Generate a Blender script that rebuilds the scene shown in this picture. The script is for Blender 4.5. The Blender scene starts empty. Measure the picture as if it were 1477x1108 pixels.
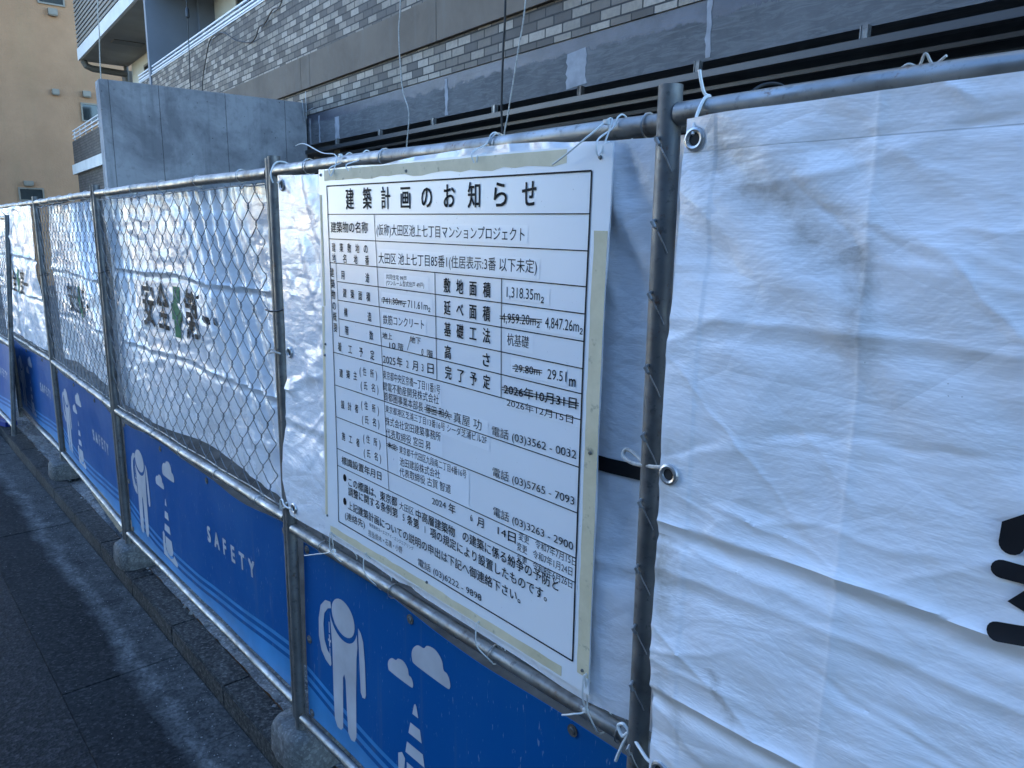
import bpy, bmesh, math, random
import numpy as np
from mathutils import Vector, Matrix
S = bpy.context.scene
R = math.radians
# ------------------------------------------------------------------ camera
cam = bpy.data.objects.new('camera', bpy.data.cameras.new('camera'))
S.collection.objects.link(cam)
TH, PIT, ROL = R(48.3), 0.195924, 0.012031
HEYE = 1.83
rx = Vector((math.cos(TH), math.sin(TH), 0)); fy = Vector((-math.sin(TH), math.cos(TH), 0)); uz = Vector((0, 0, 1))
up0 = fy*math.sin(PIT) + uz*math.cos(PIT)
fwd = fy*math.cos(PIT) - uz*math.sin(PIT)
rt = rx*math.cos(ROL) + up0*math.sin(ROL)
up = up0*math.cos(ROL) - rx*math.sin(ROL)
mw = Matrix((rt, up, -fwd)).transposed().to_4x4(); mw.translation = (0, 0, HEYE)
cam.matrix_world = mw
cam.data.sensor_width = 36; cam.data.lens = 36*1087.71/1477
cam.data.clip_start = 0.05; cam.data.clip_end = 500
S.camera = cam
# ------------------------------------------------------------------ sky, sun, exposure
SUN_EL, SUN_AZ = R(19), R(11)        # low sun down the street, hidden by an unseen tower added to block it
sd = Vector((-math.cos(SUN_EL)*math.cos(SUN_AZ), -math.cos(SUN_EL)*math.sin(SUN_AZ), math.sin(SUN_EL)))
W = bpy.data.worlds.new('World'); S.world = W; W.use_nodes = True
nt = W.node_tree; bg = nt.nodes['Background']
sky = nt.nodes.new('ShaderNodeTexSky'); sky.sky_type = 'NISHITA'; sky.sun_disc = False
sky.sun_elevation = SUN_EL; sky.sun_rotation = math.atan2(sd.x, sd.y)
sky.air_density = 1.0; sky.dust_density = .25; sky.ozone_density = 5.0
nt.links.new(sky.outputs[0], bg.inputs[0]); bg.inputs[1].default_value = 0.15
sl = bpy.data.lights.new('sun', 'SUN'); sl.energy = 3.5; sl.angle = R(0.5); sl.color = (1, .9, .76)
so = bpy.data.objects.new('sun', sl); S.collection.objects.link(so)
so.rotation_euler = sd.to_track_quat('Z', 'Y').to_euler(); so.location = sd*40
S.view_settings.view_transform = 'Standard'; S.view_settings.look = 'None'
S.view_settings.gamma = 1; S.view_settings.exposure = 2.75
S.cycles.max_bounces = 8
# ------------------------------------------------------------------ noise
def _h(ix, iy, s):
    n = (ix.astype(np.int64)*374761393 + iy.astype(np.int64)*668265263 + s*974634777) & 0xffffffff
    n = ((n ^ (n >> 13))*1274126177) & 0xffffffff
    return ((n ^ (n >> 16)) & 0xffff)/65535.0
def vn(x, y, s=0):
    x = np.asarray(x, float); y = np.asarray(y, float)
    ix = np.floor(x); iy = np.floor(y); fx = x-ix; fy_ = y-iy
    fx = fx*fx*fx*(fx*(fx*6-15)+10); fy_ = fy_*fy_*fy_*(fy_*(fy_*6-15)+10)
    a = _h(ix, iy, s); b = _h(ix+1, iy, s); c = _h(ix, iy+1, s); d = _h(ix+1, iy+1, s)
    return (a+(b-a)*fx+(c-a)*fy_+(a-b-c+d)*fx*fy_)*2-1
def fbm(x, y, s=0, o=4):
    t = 0; a = 1
    for k in range(o):
        t = t+a*vn(x*2**k+17.3*k, y*2**k-9.1*k, s+k); a *= .5
    return t
def ridge(x, y, s=0): return 1-np.abs(vn(x, y, s))*2
# ------------------------------------------------------------------ mesh builder
class MB:
    def __init__(s): s.v = []; s.f = []
    def add(s, vs, fs):
        n = len(s.v); s.v += [tuple(float(c) for c in q) for q in vs]; s.f += [tuple(i+n for i in f) for f in fs]; return s
    def box(s, x0, x1, y0, y1, z0, z1, b=0.0):
        if b <= 0:
            vs = [(x, y, z) for z in (z0, z1) for y in (y0, y1) for x in (x0, x1)]
            return s.add(vs, [(0, 2, 3, 1), (4, 5, 7, 6), (0, 1, 5, 4), (2, 6, 7, 3), (0, 4, 6, 2), (1, 3, 7, 5)])
        bm = bmesh.new(); bmesh.ops.create_cube(bm, size=1)
        for q in bm.verts:
            q.co = Vector((x0+(q.co.x+.5)*(x1-x0), y0+(q.co.y+.5)*(y1-y0), z0+(q.co.z+.5)*(z1-z0)))
        bmesh.ops.bevel(bm, geom=bm.edges[:], offset=b, segments=2, affect='EDGES')
        bm.verts.index_update()
        s.add([q.co[:] for q in bm.verts], [[q.index for q in f.verts] for f in bm.faces]); bm.free(); return s
    def tube(s, pts, r, n=10, caps=True):
        P = [Vector(p) for p in pts]; m = len(P); rs = r if isinstance(r, (list, tuple)) else [r]*m
        T = [(P[min(i+1, m-1)]-P[max(i-1, 0)]).normalized() for i in range(m)]
        a = Vector((0, 0, 1)) if abs(T[0].z) < .9 else Vector((1, 0, 0))
        u = T[0].cross(a).normalized(); base = len(s.v); vs = []; fs = []
        for i in range(m):
            u = (u-T[i]*u.dot(T[i])).normalized(); w = T[i].cross(u)
            for k in range(n):
                t = 2*math.pi*k/n; vs.append(P[i]+(u*math.cos(t)+w*math.sin(t))*rs[i])
        for i in range(m-1):
            for k in range(n):
                k2 = (k+1) % n; fs.append((i*n+k, i*n+k2, (i+1)*n+k2, (i+1)*n+k))
        if caps: fs += [tuple(range(n))[::-1], tuple((m-1)*n+k for k in range(n))]
        return s.add(vs, fs)
    def pipe(s, p0, p1, r, t=.0025, n=20):          # open-ended hollow tube along a line
        s.tube([p0, p1], r, n, False); k = len(s.v); s.tube([p0, p1], r-t, n, False)
        a = k-2*n; fs = []
        for q in range(n):
            q2 = (q+1) % n
            fs += [(a+q, k+q, k+q2, a+q2), (a+n+q, a+n+q2, k+n+q2, k+n+q)]
        s.f += fs; return s
    def grid(s, nx, ny, fn):
        vs = fn(*np.meshgrid(np.linspace(0, 1, nx), np.linspace(0, 1, ny)))
        vs = np.stack([q.ravel() for q in vs], -1)
        fs = [(j*nx+i, j*nx+i+1, (j+1)*nx+i+1, (j+1)*nx+i) for j in range(ny-1) for i in range(nx-1)]
        return s.add(vs, fs)
    def prism(s, poly, y0, y1):                     # polygon in x,z, between y0 and y1
        n = len(poly)
        vs = [(x, y0, z) for x, z in poly]+[(x, y1, z) for x, z in poly]
        return s.add(vs, [tuple(range(n)), tuple(range(2*n-1, n-1, -1))]+[(i, i+n, (i+1) % n+n, (i+1) % n) for i in range(n)])
    def build(s, name, m, parent=None, smooth=True, loc=None, kind=None):
        me = bpy.data.meshes.new(name); me.from_pydata(s.v, [], s.f)
        bm = bmesh.new(); bm.from_mesh(me); bmesh.ops.recalc_face_normals(bm, faces=bm.faces[:]); bm.to_mesh(me); bm.free()
        if smooth:
            me.polygons.foreach_set('use_smooth', [True]*len(me.polygons))
            me.set_sharp_from_angle(angle=R(38))
        me.materials.append(m)
        o = bpy.data.objects.new(name, me); S.collection.objects.link(o)
        if parent: o.parent = parent
        if loc: o.location = loc
        if kind: o['kind'] = kind
        return o
def tag(o, label, cat, group=None):
    o['label'] = label; o['category'] = cat
    if group: o['group'] = group
    return o
def thing(name, label, cat, loc=(0, 0, 0), rz=0, group=None, rxx=0):
    o = bpy.data.objects.new(name, None); S.collection.objects.link(o); o.empty_display_size = .1
    o.location = loc; o.rotation_euler = (rxx, 0, rz); return tag(o, label, cat, group)
def bez(pts, n=8):                                  # smooth polyline through points
    P = [Vector(p) for p in pts]; out = []
    for i in range(len(P)-1):
        a = P[max(i-1, 0)]; b = P[i]; c = P[i+1]; d = P[min(i+2, len(P)-1)]
        for k in range(n):
            t = k/n; out.append(.5*((2*b)+(c-a)*t+(2*a-5*b+4*c-d)*t*t+(3*b-a-3*c+d)*t**3))
    return out+[P[-1]]
# ------------------------------------------------------------------ materials
class NT:
    def __init__(s, name):
        s.m = bpy.data.materials.new(name); s.m.use_nodes = True; s.t = s.m.node_tree; s.N = s.t.nodes
        s.b = s.N['Principled BSDF']
        s.co = s.N.new('ShaderNodeTexCoord').outputs['Object']
    def n(s, typ, ins=None, **kw):
        q = s.N.new('ShaderNode'+typ)
        for k, v in kw.items(): setattr(q, k, v)
        for k, v in (ins or {}).items(): s.set(q.inputs[k], v)
        return q
    def set(s, i, v):
        if hasattr(v, 'is_output') or isinstance(v, bpy.types.NodeSocket): s.t.links.new(v, i)
        else: i.default_value = v
    def noise(s, scale, detail=4, vec=None, rough=.55, dist=0):
        return s.n('TexNoise', {'Vector': vec or s.co, 'Scale': scale, 'Detail': detail, 'Roughness': rough, 'Distortion': dist}).outputs[0]
    def map(s, sc, rot=(0, 0, 0), loc=(0, 0, 0)):
        return s.n('Mapping', {'Vector': s.co, 'Scale': sc, 'Rotation': rot, 'Location': loc}).outputs[0]
    def ramp(s, f, stops, interp='LINEAR'):
        q = s.n('ValToRGB', {0: f}); q.color_ramp.interpolation = interp
        e = q.color_ramp.elements
        while len(e) < len(stops): e.new(.5)
        for k, (p, c) in enumerate(stops):
            e[k].position = p; e[k].color = (c, c, c, 1) if not isinstance(c, tuple) else (*c, 1)
        return q.outputs[0]
    def mix(s, f, a, b, bt='MIX'):
        q = s.n('Mix', data_type='RGBA', blend_type=bt)
        s.set(q.inputs[0], f)
        for i, v in ((6, a), (7, b)): s.set(q.inputs[i], (*v, 1) if isinstance(v, tuple) else v)
        return q.outputs[2]
    def math(s, op, a, b=0.0, c=0.0, clamp=False):
        q = s.n('Math', operation=op); q.use_clamp = clamp
        for i, v in enumerate((a, b, c)): s.set(q.inputs[i], v)
        return q.outputs[0]
    def xyz(s): return s.n('SeparateXYZ', {0: s.co}).outputs
    def bump(s, h, st=.3, dist=.01, prev=None):
        i = {'Height': h, 'Strength': st, 'Distance': dist}
        if prev: i['Normal'] = prev
        return s.n('Bump', i).outputs[0]
    def out(s, col=None, rough=None, met=None, nor=None, spec=None):
        for k, v in (('Base Color', col), ('Roughness', rough), ('Metallic', met), ('Normal', nor), ('Specular IOR Level', spec)):
            if v is None: continue
            s.set(s.b.inputs[k], (*v, 1) if isinstance(v, tuple) and len(v) == 3 else v)
        return s.m
def plain(name, col, rough=.5, met=0, var=.12, sc=12):
    t = NT(name); f = t.ramp(t.noise(sc, 5), [(.3, 1-var), (.7, 1+var*.3)])
    return t.out(t.mix(1.0, col, f, 'MULTIPLY'), rough, met)
M = {}
def mk_steel(name, base, dirt, met=.75, r0=.32):
    t = NT(name); a = t.noise(9, 6); b = t.noise(70, 4); g = t.noise(3.1, 5, rough=.7)
    c = t.mix(t.ramp(a, [(.35, 0), (.65, 1)]), base, tuple(q*.62 for q in base))
    c = t.mix(t.ramp(b, [(.58, 0), (.68, .8)]), c, tuple(q*.45 for q in base))
    c = t.mix(t.ramp(g, [(.54, 0), (.68, .85)]), c, dirt); c = t.mix(t.ramp(t.noise(31, 5, None, .75), [(.62, 0), (.70, .7)]), c, (.13, .055, .022))
    r = t.ramp(t.noise(25, 5), [(.3, r0), (.7, r0+.3)])
    return t.out(c, r, met, t.bump(b, .25, .002))
M['steel'] = mk_steel('galvanised_steel', (.30, .305, .30), (.09, .065, .045))
M['steel_old'] = mk_steel('weathered_steel', (.20, .20, .195), (.05, .036, .025), .6, .42)
M['channel'] = plain('channel_steel', (.05, .05, .052), .45, .5, .12, 2)
M['filler'] = plain('pale_filler', (.30, .30, .31), .8, 0, .35, 9)
M['wire'] = mk_steel('fence_wire', (.27, .27, .27), (.05, .035, .025), .7, .4)
M['zinc'] = mk_steel('bright_zinc', (.55, .55, .55), (.2, .19, .17), .85, .25)
def mk_tarp(name, gloss, dirt_amt, big=False):
    t = NT(name); x = t.xyz()
    d1 = t.noise(2.3, 6, rough=.65, dist=.6); d2 = t.noise(1.0, 5, t.map((3, 1, 9), (0, R(35), 0)), .7)
    sp = t.math('MULTIPLY', t.noise(150, 2), t.ramp(t.noise(3.5, 3), [(.5, .82), (.66, 1)]))
    c = t.mix(t.ramp(d1, [(.5, 0), (.78, dirt_amt)]), (.80, .80, .815), (.58, .58, .60))
    c = t.mix(t.ramp(d2, [(.60, 0), (.85, dirt_amt*.7)]), c, (.45, .44, .42))
    c = t.mix(t.ramp(sp, [(.735, 0), (.75, .65)]), c, (.10, .09, .08))
    if big:
        X, _, Z = x; wob_ = t.math('MULTIPLY', t.math('SUBTRACT', t.noise(9, 5, None, .65), .5), .12)
        def seg(x0, z0, x1, z1, w, k, col):       # a smear along a line, ragged by noise
            nonlocal c
            L = math.hypot(x1-x0, z1-z0); ux, uz = (x1-x0)/L, (z1-z0)/L
            a = t.math('ADD', t.math('MULTIPLY', t.math('SUBTRACT', X, x0), ux), t.math('MULTIPLY', t.math('SUBTRACT', Z, z0), uz))
            q = t.math('ADD', t.math('MULTIPLY', t.math('SUBTRACT', X, x0), -uz), t.math('MULTIPLY', t.math('SUBTRACT', Z, z0), ux))
            q = t.math('ABSOLUTE', t.math('ADD', q, wob_))
            m = t.math('MULTIPLY', t.ramp(t.math('DIVIDE', q, w), [(.0, 1), (1, 0)]), t.ramp(t.math('DIVIDE', a, L), [(.0, 1), (.75, .8), (1, 0)]))
            m = t.math('MULTIPLY', m, t.math('GREATER_THAN', a, -.01)); m = t.math('MULTIPLY', m, t.ramp(t.noise(30, 5, None, .7), [(.3, .25), (.65, 1)]))
            c = t.mix(t.math('MULTIPLY', m, k), c, col)
        seg(.04, 1.035, .30, .82, .05, .8, (.33, .31, .28)); seg(.25, .88, .29, .74, .03, .7, (.30, .27, .23))
        seg(.012, .45, .02, .30, .03, .8, (.30, .26, .19)); seg(.012, .22, .07, .13, .03, .6, (.34, .32, .28)); seg(.12, .28, .15, .20, .012, .7, (.3, .28, .25))
        seg(.01, .60, .012, .45, .02, .4, (.36, .33, .27))
        st = t.math('LESS_THAN', t.math('ABSOLUTE', t.math('SUBTRACT', Z, 1.013)), .0007)
        c = t.mix(t.math('MULTIPLY', st, .55), c, (.25, .25, .25))
    weave = t.noise(1, 2, t.map((14, 1, 420)), .5)
    thread = t.noise(1, 3, t.map((5, 1, 110), (0, R(-4), 0)), .65)
    cr = t.noise(5, 5, t.map((1, 1, 2.2), (0, R(-34), 0)), .55, .3)
    cr2 = t.noise(19, 4, t.map((1, 1, 1.5), (0, R(28), 0)), .55, .2)
    v = t.n('TexVoronoi', {'Vector': t.map((5.5, 1, 9), (0, R(-30), 0)), 'Scale': 1, 'Randomness': 1}, feature='DISTANCE_TO_EDGE').outputs[0]
    nn = t.bump(weave, .38, .0006); nn = t.bump(thread, .10, .0016, nn)
    nn = t.bump(cr, .45, .020, nn); nn = t.bump(cr2, .22, .005, nn)
    nn = t.bump(t.ramp(v, [(.0, 0), (.09, 1)]), .22, .0035, nn)
    r = t.ramp(t.noise(11, 4), [(.3, gloss), (.7, gloss+.16)])
    return t.out(c, r, 0, nn, .5)
M['tarp'] = mk_tarp('white_sheet', .28, .4, True)
M['tarp_shiny'] = mk_tarp('white_sheet_shiny', .2, .3)
M['ink'] = plain('black_ink', (.012, .012, .014), .65); M['ink'].node_tree.nodes['Principled BSDF'].inputs['Specular IOR Level'].default_value = .2
M['green'] = plain('green_print', (.012, .15, .06), .65); M['green'].node_tree.nodes['Principled BSDF'].inputs['Specular IOR Level'].default_value = .2
def mk_blue():
    t = NT('blue_board'); d = t.noise(2.2, 6, rough=.65); z = t.xyz()[2]
    st = t.noise(1, 5, t.map((28, 1, 1.2)), .6)
    c = t.mix(t.ramp(d, [(.45, 0), (.8, .5)]), (.001, .078, .262), (.012, .125, .31))
    c = t.mix(t.ramp(st, [(.57, 0), (.75, .35)]), c, (.10, .14, .22))
    sc = t.noise(60, 3, t.map((2.2, 1, .5)))
    c = t.mix(t.ramp(sc, [(.66, 0), (.71, .6)]), c, (.22, .29, .40))
    sp = t.math('MULTIPLY', t.ramp(z, [(.28, 1), (.40, 0)]), t.ramp(t.noise(38, 5, None, .7), [(.47, 0), (.62, .75)]))
    c = t.mix(sp, c, (.17, .16, .14)); sc2 = t.noise(1, 3, t.map((60, 1, 5), (0, R(28), 0)), .6)
    c = t.mix(t.math('MULTIPLY', t.ramp(sc2, [(.69, 0), (.72, .6)]), t.ramp(d, [(.45, 0), (.6, 1)])), c, (.26, .32, .42))
    return t.out(c, t.ramp(d, [(.3, .3), (.7, .5)]), 0, t.bump(d, .15, .01), .16)
M['blue'] = mk_blue()
M['lblue'] = plain('light_blue_print', (.04, .25, .55), .38, 0, .3, 5)
M['pgrey'] = plain('pale_print', (.50, .51, .54), .42, 0, .25, 6)
M['plastic'] = plain('white_nylon', (.66, .66, .63), .4)
M['cord'] = plain('dirty_cord', (.50, .47, .42), .8, 0, .5, 60)
M['blackwire'] = plain('black_wire', (.015, .014, .013), .5)
def mk_signboard():
    t = NT('sign_sheet'); a = t.noise(3, 5); b = t.noise(160, 2)
    c = t.mix(t.ramp(a, [(.4, 0), (.8, .25)]), (.80, .80, .80), (.66, .66, .65))
    c = t.mix(t.ramp(b, [(.72, 0), (.76, .35)]), c, (.25, .22, .18))
    return t.out(c, .3, 0, t.bump(t.noise(5, 3), .08, .01), .5)
M['sign'] = mk_signboard()
M['label'] = plain('paper_label', (.84, .84, .84), .32, 0, .03)
def mk_tape():
    t = NT('old_tape'); a = t.noise(6, 6, rough=.7); b = t.noise(40, 4)
    c = t.mix(t.ramp(a, [(.35, 0), (.65, 1)]), (.72, .63, .43), (.58, .50, .32))
    c = t.mix(t.ramp(b, [(.62, 0), (.72, .7)]), c, (.20, .17, .12))
    return t.out(c, .6, 0, t.bump(b, .3, .002))
M['tape'] = mk_tape()
def mk_concrete(name, a, b, dark, joints=None, pits=True, blot=1.0, grit=0):
    t = NT(name); n1 = t.noise(1.6, 7, rough=.68, dist=.4); n2 = t.noise(14, 5, rough=.6)
    c = t.mix(t.ramp(n1, [(.40, 0), (.60, 1)]), a, b)
    c = t.mix(t.ramp(n2, [(.55, 0), (.8, .45*blot)]), c, dark)
    n3 = t.noise(1, 5, t.map((7, 7, .8)), .6)
    c = t.mix(t.ramp(n3, [(.55, 0), (.75, .5*blot)]), c, dark)
    nor = t.bump(t.noise(90, 4), .25, .003)
    if pits:
        v = t.n('TexVoronoi', {'Vector': t.co, 'Scale': 13, 'Randomness': 1}).outputs[0]
        pm = t.ramp(v, [(.05, 1), (.10, 0)]); gate = t.ramp(t.noise(2.1, 2), [(.44, 0), (.5, 1)])
        pm = t.math('MULTIPLY', pm, gate)
        c = t.mix(t.math('MULTIPLY', pm, .75), c, tuple(q*.3 for q in dark)); nor = t.bump(t.math('MULTIPLY', pm, -1), .6, .006, nor)
    if joints:
        y = t.xyz()[1]; tot = None
        for q in joints:
            w = t.math('ADD', y, t.math('MULTIPLY', t.math('SUBTRACT', n2, .5), .012))
            k = t.math('LESS_THAN', t.math('ABSOLUTE', t.math('SUBTRACT', w, q)), .0035)
            tot = k if tot is None else t.math('MAXIMUM', tot, k)
        c = t.mix(t.math('MULTIPLY', tot, .7), c, tuple(q*.35 for q in dark)); nor = t.bump(t.math('MULTIPLY', tot, -1), .5, .008, nor)
    if grit:
        gv = t.n('TexVoronoi', {'Vector': t.co, 'Scale': 130}).outputs[1]; gn = t.noise(48, 5, None, .7)
        c = t.mix(t.ramp(gv, [(.5, 0), (1, grit)]), c, tuple(q*2.4 for q in a)); c = t.mix(t.ramp(gn, [(.4, grit), (.55, 0)]), c, dark)
        nor = t.bump(gn, .55, .005, nor)
    return t.out(c, .85, 0, nor, .15)
M['wing'] = mk_concrete('formed_concrete', (.36, .36, .36), (.21, .21, .215), (.10, .10, .10), (-2.08, -1.61, -.93, -.26))
M['block'] = mk_concrete('block_concrete', (.15, .15, .145), (.09, .09, .088), (.045, .04, .036), None, True, 1.0, .4)
M['kerb'] = mk_concrete('kerb_concrete', (.055, .055, .053), (.026, .026, .026), (.012, .012, .012), None, True, 1.5, .75)
M['stone'] = mk_concrete('smooth_stone_band', (.175, .140, .108), (.14, .112, .086), (.19, .18, .165), None, False, .6)
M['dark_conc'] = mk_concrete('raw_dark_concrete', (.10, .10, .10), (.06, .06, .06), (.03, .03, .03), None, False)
def mk_beam():
    t = NT('trowelled_beam'); x, y, z = t.xyz()
    n1 = t.noise(2.2, 6, rough=.65); br = t.noise(16, 4, t.map((.35, 1, 2.2), (0, R(25), 0)), .7, 1.2)
    c = t.mix(t.ramp(n1, [(.35, 0), (.65, 1)]), (.12, .12, .12), (.075, .075, .075))
    c = t.mix(t.ramp(br, [(.46, 0), (.62, .5)]), c, (.17, .17, .168))
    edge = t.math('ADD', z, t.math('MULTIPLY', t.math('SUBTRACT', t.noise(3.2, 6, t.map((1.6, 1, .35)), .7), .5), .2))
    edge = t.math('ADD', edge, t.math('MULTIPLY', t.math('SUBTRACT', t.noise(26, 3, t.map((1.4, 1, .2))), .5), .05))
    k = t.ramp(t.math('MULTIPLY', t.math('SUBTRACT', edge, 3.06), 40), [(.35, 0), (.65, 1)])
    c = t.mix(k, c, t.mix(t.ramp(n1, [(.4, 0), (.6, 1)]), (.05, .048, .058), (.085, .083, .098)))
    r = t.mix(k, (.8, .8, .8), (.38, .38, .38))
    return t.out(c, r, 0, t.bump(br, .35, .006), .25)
M['beam'] = mk_beam()
def mk_brick(name, hues, mortar, sc=.07, lng=.19):
    t = NT(name)
    v = t.n('CombineXYZ', {0: t.xyz()[0], 1: t.xyz()[2], 2: 0.0}).outputs[0]
    b = t.n('TexBrick', {'Vector': v, 'Color1': (0, 0, 0, 1), 'Color2': (1, 1, 1, 1), 'Mortar': (.5, .5, .5, 1), 'Scale': 1.0,
        'Mortar Size': .0062, 'Mortar Smooth': .15, 'Bias': 0.0, 'Brick Width': lng, 'Row Height': sc})
    g = t.ramp(b.outputs[0], [(.0, hues[0]), (.25, hues[1]), (.5, hues[2]), (.8, hues[3])], 'CONSTANT')
    n1 = t.noise(26, 5, rough=.65); n2 = t.noise(3, 4)
    g = t.mix(t.ramp(n1, [(.42, 0), (.62, .55)]), g, t.mix(.5, g, (.10, .095, .09)))
    g = t.mix(t.ramp(n2, [(.4, 0), (.7, .25)]), g, (.15, .145, .14))
    c = t.mix(b.outputs[1], g, mortar)
    nor = t.bump(t.math('MULTIPLY', b.outputs[1], -1), .8, .008); nor = t.bump(n1, .5, .004, nor)
    return t.out(c, t.ramp(n1, [(.3, .5), (.7, .75)]), 0, nor, .22)
M['brick'] = mk_brick('grey_tile_brick', ((.075, .060, .047), (.265, .218, .165), (.14, .112, .085), (.36, .30, .235)), (.022, .021, .020))
M['brick_shaded'] = mk_brick('shaded_tile_brick', ((.06, .05, .045), (.085, .07, .06), (.10, .085, .075), (.07, .06, .05)), (.03, .028, .026))  # facade brick again in darker tones, the left balcony's shade put into its colour
M['cream'] = plain('cream_paint', (.62, .57, .47), .7, 0, .1, 2)
M['white_trim'] = plain('pale_trim', (.62, .60, .56), .6, 0, .15, 3)
M['railing'] = plain('white_railing', (.72, .72, .72), .35, .1, .08)
M['fin'] = plain('grey_paint', (.15, .165, .19), .6, 0, .12, 2)
M['brown'] = plain('brown_metal', (.10, .085, .065), .55)
M['slat'] = plain('brown_slat', (.19, .165, .135), .6)
M['soffit'] = plain('soffit_paint', (.26, .23, .19), .8, 0, .2, 2)
M['hole_shade'] = plain('painted_hole_shade', (.02, .02, .02), .9)  # near-black colour standing in for the shade inside the eyelets
def mk_beige():
    t = NT('beige_render'); n1 = t.noise(.55, 7, rough=.68); n2 = t.noise(1, 5, t.map((1, 2.6, .22)), .65); n3 = t.noise(22, 4)
    c = t.mix(t.ramp(n1, [(.35, 0), (.7, 1)]), (.40, .225, .125), (.29, .16, .088))
    c = t.mix(t.ramp(n2, [(.5, 0), (.75, .5)]), c, (.27, .18, .095))
    c = t.mix(t.ramp(n3, [(.45, 0), (.7, .25)]), c, (.30, .21, .12))
    return t.out(c, .9, 0, t.bump(n3, .5, .02), .2)
M['beige'] = mk_beige()
M['glass'] = plain('dark_glass', (.025, .03, .03), .08)
M['alu'] = plain('bronze_frame', (.20, .17, .13), .45, .3)
def mk_asphalt():
    t = NT('asphalt'); v = t.n('TexVoronoi', {'Vector': t.co, 'Scale': 85}); n1 = t.noise(1.3, 6, rough=.65); n2 = t.noise(210, 3)
    c = t.mix(t.ramp(n1, [(.35, 0), (.7, 1)]), (.010, .010, .011), (.017, .017, .018))
    c = t.mix(t.ramp(v.outputs[1], [(.5, 0), (.97, .8)]), c, (.055, .055, .055)); c = t.mix(t.ramp(t.noise(40, 4, None, .7), [(.4, .8), (.52, 0)]), c, (.004, .004, .004))
    nor = t.bump(v.outputs[0], .5, .005); nor = t.bump(n2, .4, .002, nor)
    return t.out(c, .85, 0, nor, .2)
M['asphalt'] = mk_asphalt()
def mk_gutter():
    t = NT('gutter_concrete'); x, y, z = t.xyz(); n1 = t.noise(1.8, 6, rough=.65); n2 = t.noise(90, 3); v = t.n('TexVoronoi', {'Vector': t.co, 'Scale': 105})
    c = t.mix(t.ramp(n1, [(.35, 0), (.65, 1)]), (.022, .022, .022), (.015, .015, .016))
    c = t.mix(t.ramp(v.outputs[1], [(.6, 0), (1, .7)]), c, (.07, .07, .066)); c = t.mix(t.ramp(t.noise(45, 4, None, .7), [(.38, .7), (.5, 0)]), c, (.006, .006, .006))
    yy = t.math('ADD', y, t.math('MULTIPLY', t.math('SUBTRACT', t.noise(3.4, 6, t.map((.8, 1, 1)), .7), .5), .20))
    dust = t.ramp(yy, [(.70, 0), (.765, .95), (.81, .4), (.96, .55)])
    dm = t.math('MULTIPLY', dust, t.math('MULTIPLY', t.ramp(t.noise(9, 6, None, .7), [(.3, .1), (.62, 1)]), t.ramp(t.noise(55, 4, None, .7), [(.38, .35), (.6, 1)])))
    c = t.mix(dm, c, (.20, .195, .185))
    return t.out(c, .9, 0, t.bump(n2, .6, .003), .12)
M['gutter'] = mk_gutter()
M['ledge'] = mk_concrete('cracked_mortar', (.24, .24, .235), (.13, .13, .13), (.04, .04, .04), None, True, 1.1, .5)
M['soil'] = plain('site_soil', (.14, .115, .09), .95, 0, .5, 5)
M['wood'] = plain('raw_wood', (.36, .28, .18), .75, 0, .3, 20)
M['bluep'] = plain('blue_plastic', (.005, .03, .22), .35)
M['grit'] = plain('grey_grit', (.20, .195, .185), .9, 0, .4, 40)
M['opp'] = plain('opposite_wall', (.20, .20, .20), .8, 0, .2, .5)
# ------------------------------------------------------------------ lettering helpers
_gc = {}
def glyph(body, off=0.0, res=3):
    k = (body, off, res)
    if k in _gc: return _gc[k]
    c = bpy.data.curves.new('t', 'FONT'); c.body = body; c.resolution_u = res; c.offset = off
    o = bpy.data.objects.new('t', c); S.collection.objects.link(o)
    dg = bpy.context.evaluated_depsgraph_get(); dg.update()
    me = bpy.data.meshes.new_from_object(o.evaluated_get(dg))
    v = np.array([q.co[:2] for q in me.vertices]).reshape(-1, 2); f = [tuple(p.vertices) for p in me.polygons]
    bpy.data.objects.remove(o); bpy.data.curves.remove(c); bpy.data.meshes.remove(me)
    _gc[k] = (v, f); return v, f
BOLD = (0.0, .004, .010, .017, .05)
def put_text(mb, body, x0, x1, zc, h, b=0, y=0.0, zc1=None, fn=None, off=None):
    """text in the x,z plane from x0 to x1, centred on zc (zc1 at the right end)"""
    v, f = glyph(body, 0.0 if off is None else off)
    if not len(v): return
    a, c = v[:, 0].min(), v[:, 0].max(); cjk = any(ord(q) > 0x2fff for q in body)
    if len(body) == 1 and not cjk: x0, x1 = (x0+x1)/2-(c-a)*h*.55, (x0+x1)/2+(c-a)*h*.55
    sx = (x1-x0)/max(c-a, 1e-6); em = h/(.88 if cjk else .76); mid = .35 if cjk else .36
    X = x0+(v[:, 0]-a)*sx; zz = zc if zc1 is None else zc+(zc1-zc)*(X-x0)/max(x1-x0, 1e-6)
    Z = zz+(v[:, 1]-mid)*em
    d = BOLD[b]*em
    for i_, (ox, oz) in enumerate(((0, 0),) if not d or off is not None else ((-d*.7, -d*.7), (d*.7, -d*.7), (-d*.7, d*.7), (d*.7, d*.7))):   # heavier weights: overprinted strokes
        Y = -.00012*i_+np.full_like(X, y) if fn is None else fn(X, Z)+y
        mb.add(np.stack([X+ox, Y, Z+oz], -1), f)
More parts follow.
